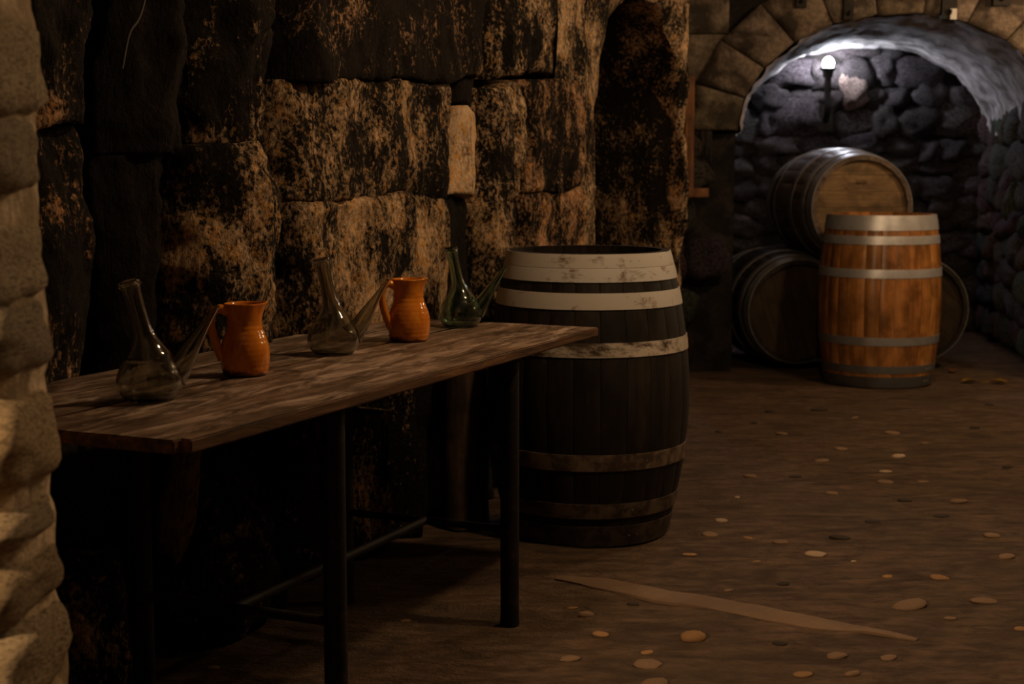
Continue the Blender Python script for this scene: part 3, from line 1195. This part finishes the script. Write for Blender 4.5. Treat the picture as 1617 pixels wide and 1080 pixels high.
def lying(px, py, Y, z, label, yaw_deg, spin, tone=1.0):
    """barrel on its side; its head centre shows at (px, py), at distance Y"""
    H, rh, rb = 0.95, 0.308, 0.357
    b = barrel(H, rh, rb, 24, M_STAVE_G, [
        (0.880, H - 0.001, M_HOOP_Z, (.55, .55, .56)), (0.800, 0.842, M_HOOP_Z, (.42, .42, .43)), (0.625, 0.668, M_HOOP_Z, (.35, .34, .34)),
        (0.280, 0.325, M_HOOP_Z, (.35, .34, .34)), (0.108, 0.150, M_HOOP_Z, (.4, .4, .4)), (0.001, 0.070, M_HOOP_Z, (.4, .4, .4))], M_HEAD, 0.12, tone)
    yaw = math.radians(yaw_deg)
    nrm = Vector((math.sin(yaw), -math.cos(yaw), 0))      # direction the near head faces
    c = at_Y(px, py, Y)
    head = Vector((c.x, c.y, z))
    org = head - nrm * H
    zax = nrm
    xax = Vector((0, 0, 1))
    yax = zax.cross(xax)
    R = Matrix((xax, yax, zax)).transposed().to_4x4()
    b.matrix_basis = Matrix.Translation(org) @ R @ Matrix.Rotation(spin, 4, 'Z')
    tag(b, label, 'barrel', 'barrels lying stacked in the recess')
    return b, head, nrm, R


YAW = 7
bl, head_l, nrm, _ = lying(1262, 503, 9.02, 0.361, 'barrel lying on its side on the floor, left end of the stack', YAW, 0.3, 0.16)  # low tone puts the shade of the stack into its colour
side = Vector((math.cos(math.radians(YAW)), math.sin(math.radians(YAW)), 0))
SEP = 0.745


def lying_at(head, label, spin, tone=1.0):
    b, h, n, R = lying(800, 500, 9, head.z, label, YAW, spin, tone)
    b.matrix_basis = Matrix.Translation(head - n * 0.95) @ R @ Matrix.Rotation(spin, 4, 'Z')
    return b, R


br, _ = lying_at(head_l + side * SEP, 'barrel lying on its side, mostly hidden behind the upright orange-brown barrel', 0.9, 0.10)  # low tone paints in the shade behind the upright barrel
zt = 0.361 + math.sqrt(0.722 ** 2 - (SEP / 2) ** 2)
h_top = head_l + side * (SEP / 2)
h_top.z = zt
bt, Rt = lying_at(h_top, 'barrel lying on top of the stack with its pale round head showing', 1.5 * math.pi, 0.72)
# brand burnt into the top barrel's head: an oval of short strokes
brand = empty('brand_mark')
brand.parent = bt
brand.matrix_basis = Matrix.Rotation(-1.5 * math.pi, 4, 'Z')
for i, (bx, by, bw, bh) in enumerate([(0.135, -0.05, 0.012, 0.05), (0.148, 0.0, 0.014, 0.035), (0.135, 0.045, 0.012, 0.04), (0.112, 0.0, 0.008, 0.10), (0.09, 0.01, 0.008, 0.07)]):
    v, f = box_verts(bx - bw, bx + bw, by - bh, by + bh, 0.95 - 0.0325, 0.95 - 0.0312)
    mesh_obj('brand_stroke', v, f, M_BRAND, brand, False)

# ------------------------------------------------------------------ lamp in the recess
lp = at_Y(1308, 100, 11.05)
ld = (lp - B0).dot(BA)
ls = (lp - B0).dot(BS)
wl = empty('wall_lamp', Bp(ls, lp.z - 0.42, DEPTH - 0.06))
tag(wl, 'lit wall lamp with a round white bulb on a black bracket in the recess', 'lamp')


def sph(name, r, mat, parent, loc, sub=3, scl=(1, 1, 1)):
    bm = bmesh.new()
    bmesh.ops.create_icosphere(bm, subdivisions=sub, radius=r)
    for v in bm.verts:
        v.co = Vector((v.co.x * scl[0], v.co.y * scl[1], v.co.z * scl[2]))
    me = bpy.data.meshes.new(name)
    bm.to_mesh(me)
    bm.free()
    me.polygons.foreach_set('use_smooth', [True] * len(me.polygons))
    me.materials.append(mat)
    o = bpy.data.objects.new(name, me)
    COL.objects.link(o)
    o.parent = parent
    o.location = loc
    return o


def rel_l(p):
    return p - wl.location


bulbc = Bp(ls, lp.z, ld)
sph('bulb', 0.040, M_BULB, wl, rel_l(bulbc), 3, (1, 1, 1.15))
tube('socket', [rel_l(bulbc - Vector((0, 0, 0.10))), rel_l(bulbc - Vector((0, 0, 0.06))), rel_l(bulbc - Vector((0, 0, 0.034)))], [0.036, 0.040, 0.062], M_CABLE, wl, 16)
tube('arm', [rel_l(q) for q in spline([bulbc - Vector((0, 0, 0.10)), bulbc - Vector((0, 0, 0.22)), bulbc - Vector((0, 0, 0.34)), Bp(ls, lp.z - 0.40, DEPTH - 0.05)], 12)], 0.024, M_CABLE, wl, 12)
bp_ = box('back_plate', (-0.05, 0.05, -0.012, 0.012, -0.10, 0.10), M_CABLE, wl, 0.006)
bp_.location = rel_l(Bp(ls, lp.z - 0.38, DEPTH - 0.055))
bp_.rotation_euler = (0, 0, math.atan2(BS.y, BS.x))
lamp('recess_bulb_light', bulbc + Vector((0, 0, 0.06)), 10.0, (0.86, 0.83, 1.0), 0.03)

# ------------------------------------------------------------------ fittings on the back wall
q0, q1 = px_back(1087, 120, -0.07), px_back(1087, 311, -0.07)
bat = box('wooden_batten', (-0.026, 0.026, -0.02, 0.02, 0, q0.z - q1.z), M_BATTEN, None, 0.004, 0.004, 6, 4)
bat.location = q1
tag(bat, 'narrow red-brown wooden batten fixed upright on the wall beside the niche', 'batten')
q2 = px_back(1102, 304, -0.06)
sh = box('wooden_bracket', (-0.06, 0.06, -0.05, 0.05, -0.026, 0.026), M_BATTEN, None, 0.005, 0.004, 3, 5)
sh.location = q2
tag(sh, 'short brown wooden bracket at the foot of the wall batten', 'bracket')
q3, q4 = px_back(1119, 158, 0.02), px_back(1119, 246, 0.02)
ir = empty('iron_fitting', q4)
tag(ir, 'narrow grey iron fitting hanging on the wall right of the batten', 'fitting')
box('strip', (-0.018, 0.018, -0.012, 0.012, 0, q3.z - q4.z), M_IRON, ir, 0.003)
box('plate', (-0.045, 0.012, -0.006, 0.010, 0.06, 0.15), M_IRON, ir, 0.003)
box('tail', (0.004, 0.018, -0.02, 0.0, -0.03, 0.05), M_IRON, ir, 0.003)


def hook(x0, x1, ytop, ybot, label, white=None):
    a, b = px_back((x0 + x1) / 2, ybot, -0.035), px_back((x0 + x1) / 2, ytop, -0.035)
    Y = a.y
    w = (x1 - x0) / F_PX * Y / 2
    e = empty('iron_bracket', a)
    tag(e, label, 'bracket')
    box('plate', (-w, w, -0.010, 0.045, 0, b.z - a.z), M_IRON, e, 0.004)
    tube('pin', [(0, 0.05, 0.03), (0, -0.03, 0.03), (0, -0.035, 0.05)], 0.008, M_IRON, e, 8)
    if white:
        box('cord_end', (white[0], white[0] + 0.035, -0.03, -0.012, -0.004, 0.055), M_HOOP_W, e, 0.004)
    return e


hook(1257, 1273, -40, 12, 'small dark iron bracket on the wall above the arch, leftmost')
hook(1332, 1347, -40, 31, 'long narrow dark iron bracket over the crown of the arch')
hook(1487, 1510, -40, 30, 'dark iron bracket with a white end over the arch', (0.0, 0))
hook(1568, 1594, -40, 9, 'wide dark iron bracket at the top right above the arch')

# ------------------------------------------------------------------ table
TZ = 0.76
TLEN, TWID, TTH = 2.035, 0.715, 0.026
rzT = math.atan2(TU.y, TU.x)
table = empty('table', (T0.x, T0.y, 0), rzT)
tag(table, 'long rough wooden plank table on dark metal legs beside the stone wall', 'table')


def plank(y0, y1, seed, x0, x1, tint):
    bm = bmesh.new()
    nx, ny = 80, 5
    g = {}
    for top in (0, 1):
        for i in range(nx + 1):
            for j in range(ny + 1):
                x = x0 + (x1 - x0) * i / nx
                y = y0 + (y1 - y0) * j / ny
                # worn long edges and ends
                ex = 0.0
                if j in (0, ny):
                    ex = 0.004 * noise.noise(Vector((x * 7, seed * 4.0, j))) + 0.002 * noise.noise(Vector((x * 30, seed * 4.0, j)))
                z = TZ - (0 if top else TTH) + (0.0018 * noise.noise(Vector((x * 4, y * 14, seed))) if top else 0)
                g[top, i, j] = bm.verts.new((x + (0.004 * noise.noise(Vector((y * 25, seed, i))) if i in (0, nx) else 0), y + ex, z))
    for i in range(nx):
        for j in range(ny):
            bm.faces.new((g[1, i, j], g[1, i + 1, j], g[1, i + 1, j + 1], g[1, i, j + 1]))
            bm.faces.new((g[0, i, j], g[0, i, j + 1], g[0, i + 1, j + 1], g[0, i + 1, j]))
    for i in range(nx):
        bm.faces.new((g[0, i, 0], g[0, i + 1, 0], g[1, i + 1, 0], g[1, i, 0]))
        bm.faces.new((g[0, i, ny], g[1, i, ny], g[1, i + 1, ny], g[0, i + 1, ny]))
    for j in range(ny):
        bm.faces.new((g[0, 0, j], g[1, 0, j], g[1, 0, j + 1], g[0, 0, j + 1]))
        bm.faces.new((g[0, nx, j], g[0, nx, j + 1], g[1, nx, j + 1], g[1, nx, j]))
    if y0 == 0.0:      # worn round corner at the near end
        es = [e for e in bm.edges if abs(e.verts[0].co.z - e.verts[1].co.z) > 0.015 and min(v.co.x for v in e.verts) < x0 + 0.01 and min(v.co.y for v in e.verts) < y0 + 0.01]
        bmesh.ops.bevel(bm, geom=es, offset=0.022, segments=4, affect='EDGES')
    es = [e for e in bm.edges if e.calc_face_angle(0) > 1.0]
    bmesh.ops.bevel(bm, geom=es, offset=0.003, segments=2, affect='EDGES')
    me = bpy.data.meshes.new('plank')
    bm.to_mesh(me)
    bm.free()
    me.polygons.foreach_set('use_smooth', [True] * len(me.polygons))
    me.set_sharp_from_angle(angle=math.radians(50))
    me.materials.append(M_TABLE)
    o = bpy.data.objects.new('plank', me)
    COL.objects.link(o)
    o.parent = table
    o.color = (*tint, 1)


plank(0.000, 0.379, 1, 0.0, TLEN, (1.05, 1.0, 0.96))
plank(0.389, 0.545, 2, 0.004, TLEN - 0.004, (0.92, 0.9, 0.88))
plank(0.5545, TWID, 3, -0.003, TLEN + 0.003, (0.82, 0.8, 0.78))


def tloc(p):
    d = p - T0
    return d.dot(TU), d.dot(TN)


leg_in0, leg_in1 = 0.045, 0.56


def leg_along(px, inset):
    # how far along the table a leg stands that shows at photo column px
    lo, hi = 0.0, 2.2
    for _ in range(40):
        m = (lo + hi) / 2
        p = T0 + TU * m + TN * inset + Vector((0, 0, 0.35 - CAM_H))
        x = 808.5 + F_PX * p.x / (p.y * CP - p.z * SP)
        lo, hi = (m, hi) if x < px else (lo, m)
    return lo


lf0, lf1 = leg_along(529, leg_in0), leg_along(805, leg_in0)
for lx in (lf0, lf1):
    for ly in (leg_in0, leg_in1):
        tube('leg', [(lx, ly, 0), (lx, ly, 0.03), (lx, ly, 0.4), (lx, ly, TZ - TTH)], [0.027, 0.0255, 0.0255, 0.0255], M_IRON, table, 20)
    tube('stretcher', [(lx, leg_in0, 0.262), (lx, leg_in1, 0.262)], 0.011, M_IRON, table, 12)
    box('cross_rail', (lx - 0.018, lx + 0.018, leg_in0 - 0.02, leg_in1 + 0.03, TZ - TTH - 0.032, TZ - TTH), M_IRON, table, 0.003)
ym = (leg_in0 + leg_in1) / 2
tube('long_stretcher', [(lf0, ym, 0.262), (lf1, ym, 0.262)], 0.012, M_IRON, table, 12)

# upright log behind the table, beside the big barrel
lgp = on_z(734, 828)
lg = empty('log_post', lgp)
tag(lg, 'dark upright log standing behind the table, left of the big barrel', 'log')
ht = 0.54
pts = [(0, 0, ht * k / 8) for k in range(9)]
trunk = tube('trunk', pts, [0.088, 0.084, 0.082, 0.083, 0.085, 0.082, 0.080, 0.081, 0.080], M_LOG, lg, 24)
for v in trunk.data.vertices:
    n = noise.noise(Vector((v.co.x * 22, v.co.y * 22, v.co.z * 3))) * 0.009
    rr = math.hypot(v.co.x, v.co.y)
    if rr > 1e-4:
        v.co.x += v.co.x / rr * n
        v.co.y += v.co.y / rr * n
tube('sawn_end', [(0, 0, ht - 0.001), (0, 0, ht + 0.004)], 0.072, M_BATTEN, lg, 24)


# ------------------------------------------------------------------ glass porrons
def lathe_bent(name, prof, axis, mat, parent, seg=48):
    """closed lathe: prof = [(radius, height)], axis(h) -> centre offset x at height h (toward -x for the neck)"""
    verts, faces = [], []
    rings = []
    for r, h in prof:
        cx, tilt = axis(h)
        if r < 1e-5:
            rings.append([len(verts)])
            verts.append((cx, 0, h))
            continue
        idx = []
        for k in range(seg):
            a = 2 * math.pi * k / seg
            idx.append(len(verts))
            verts.append((cx + r * math.cos(a) * math.cos(tilt), r * math.sin(a), h - r * math.cos(a) * math.sin(tilt)))
        rings.append(idx)
    for A, B in zip(rings[:-1], rings[1:]):
        for k in range(seg):
            k2 = (k + 1) % seg
            if len(A) == 1 and len(B) == 1:
                continue
            if len(A) == 1:
                faces.append((A[0], B[k2], B[k]))
            elif len(B) == 1:
                faces.append((A[k], A[k2], B[0]))
            else:
                faces.append((A[k], A[k2], B[k2], B[k]))
    return fix_normals(mesh_obj(name, verts, faces, mat, parent))


def smooth_prof(ctrl, n):
    return [(max(p.x, 0.0), p.y) for p in spline([(r, h, 0) for r, h in ctrl], n)]


def porron(base, scale, mat, label, az, lean):
    root = empty('glass_porron', base, az)
    root.scale = (scale, scale, scale)
    tag(root, label, 'wine jug', 'glass porrons on the table')
    outer = smooth_prof([(0.044, 0.0), (0.055, 0.006), (0.066, 0.024), (0.0675, 0.042), (0.060, 0.066), (0.046, 0.090), (0.031, 0.113),
                         (0.0215, 0.135), (0.0180, 0.158), (0.0170, 0.190), (0.0178, 0.218), (0.0195, 0.232)], 60)
    rim = [(0.0225, 0.2345), (0.0238, 0.2375), (0.0225, 0.2405), (0.0215, 0.243), (0.0224, 0.2455), (0.0205, 0.2480), (0.0175, 0.2470)]
    inner = [(max(r - 0.0042, 0.004), max(h, 0.007)) for r, h in reversed(outer) if h > 0.004]
    prof = [(0.0, 0.0035), (0.030, 0.0025), (0.040, 0.0)] + outer + rim + inner + [(0.030, 0.0068), (0.0, 0.0085)]

    def axis(h):
        # straight below, leaning away from the spout above
        t = max(0.0, h - 0.085) / 0.16
        x = -lean * (t ** 1.25)
        dx = -lean * 1.25 * (t ** 0.25) / 0.16 if t > 0 else 0.0
        return x, math.atan(dx) * 0.9
    lathe_bent('flask', prof, axis, mat, root)
    # spout: long cone rising away from the neck
    ctrl = [(0.0475, 0, 0.046), (0.066, 0, 0.068), (0.090, 0, 0.106), (0.116, 0, 0.146), (0.146, 0, 0.190)]
    cen = spline(ctrl, 26)
    n = len(cen)
    ro = [0.0285 * (1 - i / (n - 1)) ** 1.15 + 0.0042 for i in range(n)]
    seg = 24
    verts, faces = [], []
    path = [(c, r) for c, r in zip(cen, ro)] + [(c, max(r - 0.0018, 0.0018)) for c, r in zip(reversed(cen), reversed(ro))]
    for i, (c, r) in enumerate(path):
        k0 = i if i < n else 2 * n - 1 - i
        t = (cen[min(k0 + 1, n - 1)] - cen[max(k0 - 1, 0)]).normalized()
        n1 = Vector((0, 1, 0))
        n2 = t.cross(n1)
        for k in range(seg):
            a = 2 * math.pi * k / seg
            verts.append(c + n1 * math.cos(a) * r + n2 * math.sin(a) * r)
    m = len(path)
    for i in range(m):
        for k in range(seg):
            j = (i + 1) % m
            faces.append((i * seg + k, i * seg + (k + 1) % seg, j * seg + (k + 1) % seg, j * seg + k))
    fix_normals(mesh_obj('spout', verts, faces, mat, root))
    return root


AZ_P = math.radians(24)
porron(on_z(237, 632, TZ) + Vector((0, 0, 0.002)), 1.0, M_GLASS_G, 'smoky glass porron nearest the left end of the table', AZ_P, 0.036)
porron(on_z(527, 559.5, TZ) + Vector((0, 0, 0.002)), 0.985, M_GLASS_G, 'grey glass porron standing between the two orange jugs', math.radians(16), 0.030)
porron(on_z(727, 516, TZ) + Vector((0, 0, 0.002)), 0.95, M_GLASS_V, 'green-tinged glass porron farthest along the table by the barrel', math.radians(6), 0.030)


# ------------------------------------------------------------------ clay jugs
def jug(base, label, rz, handle_az, s=1.0):
    root = empty('clay_jug', base, rz)
    root.scale = (s, s, s)
    tag(root, label, 'jug', 'orange clay jugs on the table')
    outer = smooth_prof([(0.050, 0.0), (0.0535, 0.006), (0.0565, 0.022), (0.0585, 0.044), (0.0565, 0.066), (0.0500, 0.088), (0.0430, 0.108),
                         (0.0405, 0.124), (0.0420, 0.142), (0.0450, 0.158), (0.0475, 0.1655)], 46)
    rim = [(0.0480, 0.1680), (0.0465, 0.1695), (0.0445, 0.1685)]
    inner = [(r - 0.0045, max(h, 0.008)) for r, h in reversed(outer) if 0.005 < h < 0.164]
    prof = [(0.0, 0.002), (0.040, 0.0)] + outer + rim + inner + [(0.02, 0.008), (0.0, 0.008)]
    body = lathe_bent('body', prof, lambda h: (0.0, 0.0), M_GLAZE, root, 64)
    for v in body.data.vertices:
        if v.co.z > 0.128:
            a = math.atan2(v.co.y, v.co.x)
            k = ((v.co.z - 0.128) / 0.04) ** 1.6
            g = math.exp(-(a / 0.36) ** 2)
            r = math.hypot(v.co.x, v.co.y)
            rr = r + k * (0.008 * g - 0.003 * (math.exp(-((abs(a) - 0.8) / 0.3) ** 2)))
            v.co.x *= rr / r
            v.co.y *= rr / r
            v.co.z += 0.004 * g * k
        else:
            n = 0.0006 * math.sin(v.co.z * 520) + 0.0012 * noise.noise(v.co * 30)
            r = math.hypot(v.co.x, v.co.y)
            if r > 0.03:
                v.co.x *= 1 + n / r
                v.co.y *= 1 + n / r
    ca, sa = math.cos(handle_az), math.sin(handle_az)
    ctrl = [(0.040, 0.150), (0.058, 0.158), (0.073, 0.150), (0.079, 0.128), (0.076, 0.098), (0.066, 0.066), (0.054, 0.038)]
    pts = [Vector((p.x * ca, p.x * sa, p.y)) for p in spline([(a, b, 0) for a, b in ctrl], 28)]
    rad = [0.0085 + 0.003 * abs(i / 28 - 0.5) * 2 for i in range(29)]
    tube('handle', pts, rad, M_GLAZE, root, 16, 1.25)
    return root


jug(on_z(388, 592, TZ) + Vector((0, 0, 0.002)), 'orange glazed clay jug nearer the left, beside the smoky porron', math.radians(12), math.radians(190), 0.975)
jug(on_z(646, 538, TZ) + Vector((0, 0, 0.002)), 'orange glazed clay jug standing between the grey and the green-tinged porrons', math.radians(-15), math.radians(222), 1.0)

# ------------------------------------------------------------------ pebbles, leaves
random.seed(77)
BROWN, ORNG, PALE, DARK = (0.26, 0.165, 0.10), (0.36, 0.20, 0.09), (0.46, 0.34, 0.23), (0.05, 0.036, 0.028)
PEB = [
    (1095, 1009, 42, ORNG, 0.55, 'pointed orange pebble, the biggest on the floor before the barrel'), (1287, 876, 34, PALE, 0.32, 'pale elongated pebble lying alone on the earth floor'),
    (1436, 956, 58, BROWN, 0.28, 'long flat brown stone on the right of the earth floor'), (1483, 912, 30, ORNG, 0.33, None),
    (1231, 1016, 24, DARK, 0.4, 'dark grey rounded pebble just below the pale floor strip'), (1000, 953, 20, DARK, 0.4, None), (925, 973, 26, BROWN, 0.55, None),
    (949, 1003, 28, ORNG, 0.35, None), (900, 1040, 34, BROWN, 0.35, None), (1022, 1030, 21, ORNG, 0.3, None), (1022, 1048, 46, BROWN, 0.28, None),
    (1033, 1078, 46, BROWN, 0.35, None), (904, 960, 18, ORNG, 0.3, None), (1121, 844, 26, BROWN, 0.25, None), (1089, 875, 25, ORNG, 0.2, None),
    (1139, 823, 20, PALE, 0.35, None), (1182, 849, 16, ORNG, 0.25, None), (1195, 887, 15, BROWN, 0.3, None), (1237, 921, 20, DARK, 0.35, None),
    (1326, 850, 34, DARK, 0.28, None), (1378, 823, 25, DARK, 0.28, None), (1321, 1034, 34, BROWN, 0.4, None), (1268, 1063, 33, ORNG, 0.3, None),
    (1346, 1063, 28, BROWN, 0.4, None), (1403, 1038, 28, BROWN, 0.35, None), (1554, 948, 44, BROWN, 0.2, None), (1589, 880, 28, BROWN, 0.4, None),
    (1567, 845, 26, BROWN, 0.4, None), (1401, 909, 17, ORNG, 0.3, None), (1486, 815, 26, DARK, 0.25, None), (1428, 788, 22, DARK, 0.3, None),
    (1514, 791, 30, BROWN, 0.3, None), (1233, 856, 26, BROWN, 0.25, None), (1293, 648, 28, DARK, 0.3, None), (1216, 651, 16, DARK, 0.35, None),
    (1190, 667, 12, DARK, 0.35, None), (1136, 682, 14, DARK, 0.35, None), (1234, 685, 20, BROWN, 0.35, None), (1408, 684, 24, BROWN, 0.35, None),
    (1328, 708, 20, BROWN, 0.3, None), (1419, 721, 22, PALE, 0.4, None), (1298, 728, 24, BROWN, 0.3, None), (1398, 745, 20, PALE, 0.28, None),
    (1398, 761, 26, BROWN, 0.35, None), (1256, 752, 22, DARK, 0.25, None), (1314, 778, 22, BROWN, 0.3, None), (1539, 676, 17, DARK, 0.4, None),
    (1562, 639, 14, DARK, 0.4, None), (1590, 737, 16, DARK, 0.4, None), (1457, 760, 20, BROWN, 0.3, None), (1185, 752, 22, BROWN, 0.3, None),
    (1164, 786, 9, PALE, 0.5, None), (337, 1053, 22, PALE, 0.3, 'pale flat pebble on the dark floor under the near end of the table'),
    (640, 978, 18, ORNG, 0.3, 'small brown pebble on the dark floor under the middle of the table'), (1348, 886, 10, PALE, 0.5, None), (1611, 990, 20, ORNG, 0.4, None),
    (1500, 975, 20, BROWN, 0.3, None), (1150, 930, 16, BROWN, 0.3, None), (1460, 700, 14, BROWN, 0.3, None), (1350, 660, 13, BROWN, 0.3, None),
]
KIND = {ORNG: 'small orange-brown pebble', BROWN: 'dull brown pebble', PALE: 'small pale pebble', DARK: 'small dark pebble'}
ORD = ['leftmost', 'second from left', 'third from left', 'fourth from left', 'fifth from left', 'sixth from left', 'seventh from left', 'eighth from left',
       'ninth from left', 'tenth from left', 'eleventh from left', 'twelfth from left', 'thirteenth from left', 'fourteenth from left']


def band(y):
    return 'far' if y < 740 else 'middle' if y < 900 else 'near'


LAB = {}
for c_ in KIND:
    for bd in ('far', 'middle', 'near'):
        row = sorted([p_ for p_ in PEB if p_[3] == c_ and band(p_[1]) == bd and p_[5] is None], key=lambda p_: p_[0])
        for k_, p_ in enumerate(row):
            LAB[p_[0], p_[1]] = '%s on the %s floor, %s of its colour' % (KIND[c_], bd, ORD[k_] if len(row) > 1 else 'the only one')
for i, (x, y, w, c, flat, lab) in enumerate(PEB):
    P = on_z(x, y)
    k = P.y / F_PX
    hw = w * k / 2
    hd = hw * random.uniform(0.55, 0.8)
    hz = max(0.004, hw * flat * 0.9)
    me = stone_mesh(M_PEB, i % 9, 2, 2.3, 0.22)
    o = bpy.data.objects.new('pebble', me)
    COL.objects.link(o)
    o.location = (P.x, P.y, floor_height(P.x, P.y) + hz * 0.30)
    o.rotation_euler = (random.uniform(-.1, .1), random.uniform(-.1, .1), random.uniform(-.35, .35))
    o.scale = (hw, hd, hz)
    g = random.uniform(0.85, 1.15)
    o.color = (c[0] * g, c[1] * g, c[2] * g, 1)
    tag(o, lab or LAB[x, y], 'pebble', 'pebbles scattered on the earth floor')


def leaf(x, y, size, col, rz, label):
    P = on_z(x, y)
    verts, faces = [], []
    n = 9
    for i in range(n):
        u = i / (n - 1)
        w = 0.42 * math.sin(math.pi * u) ** 0.8 * (1 + 0.12 * math.sin(u * 14)) + 0.02
        for k in (-1, -0.5, 0, 0.5, 1):
            verts.append(((u - 0.5) * size, w * k * size * 0.8, 0.010 + size * (0.16 * abs(k) * math.sin(math.pi * u) + 0.12 * (u - .5) ** 2)))
    for i in range(n - 1):
        for k in range(4):
            a = i * 5 + k
            faces.append((a, a + 1, a + 6, a + 5))
    o = empty('dry_leaf', (P.x, P.y, floor_height(P.x, P.y) + 0.001), rz)
    b = mesh_obj('blade', verts, faces, M_LEAF, o)
    b.color = (*col, 1)
    md = b.modifiers.new('thick', 'SOLIDIFY')
    md.thickness = 0.0012
    s = tube('stalk', [(size * 0.45, 0, 0.012), (size * 0.65, 0.01, 0.009), (size * 0.85, 0.03, 0.006)], 0.002, M_LEAF, o, 6)
    s.color = (*col, 1)
    tag(o, label, 'leaf', 'dry leaves at the foot of the recess')


leaf(1530, 605, 0.09, (0.26, 0.15, 0.02), 0.2, 'yellow dry leaf on the floor right of the orange-brown barrel')
leaf(1577, 606, 0.10, (0.28, 0.16, 0.02), 2.6, 'yellow dry leaf at the foot of the right-hand rubble wall')
leaf(1505, 588, 0.08, (0.2, 0.07, 0.015), 1.2, 'reddish dry leaf close behind the orange-brown barrel')
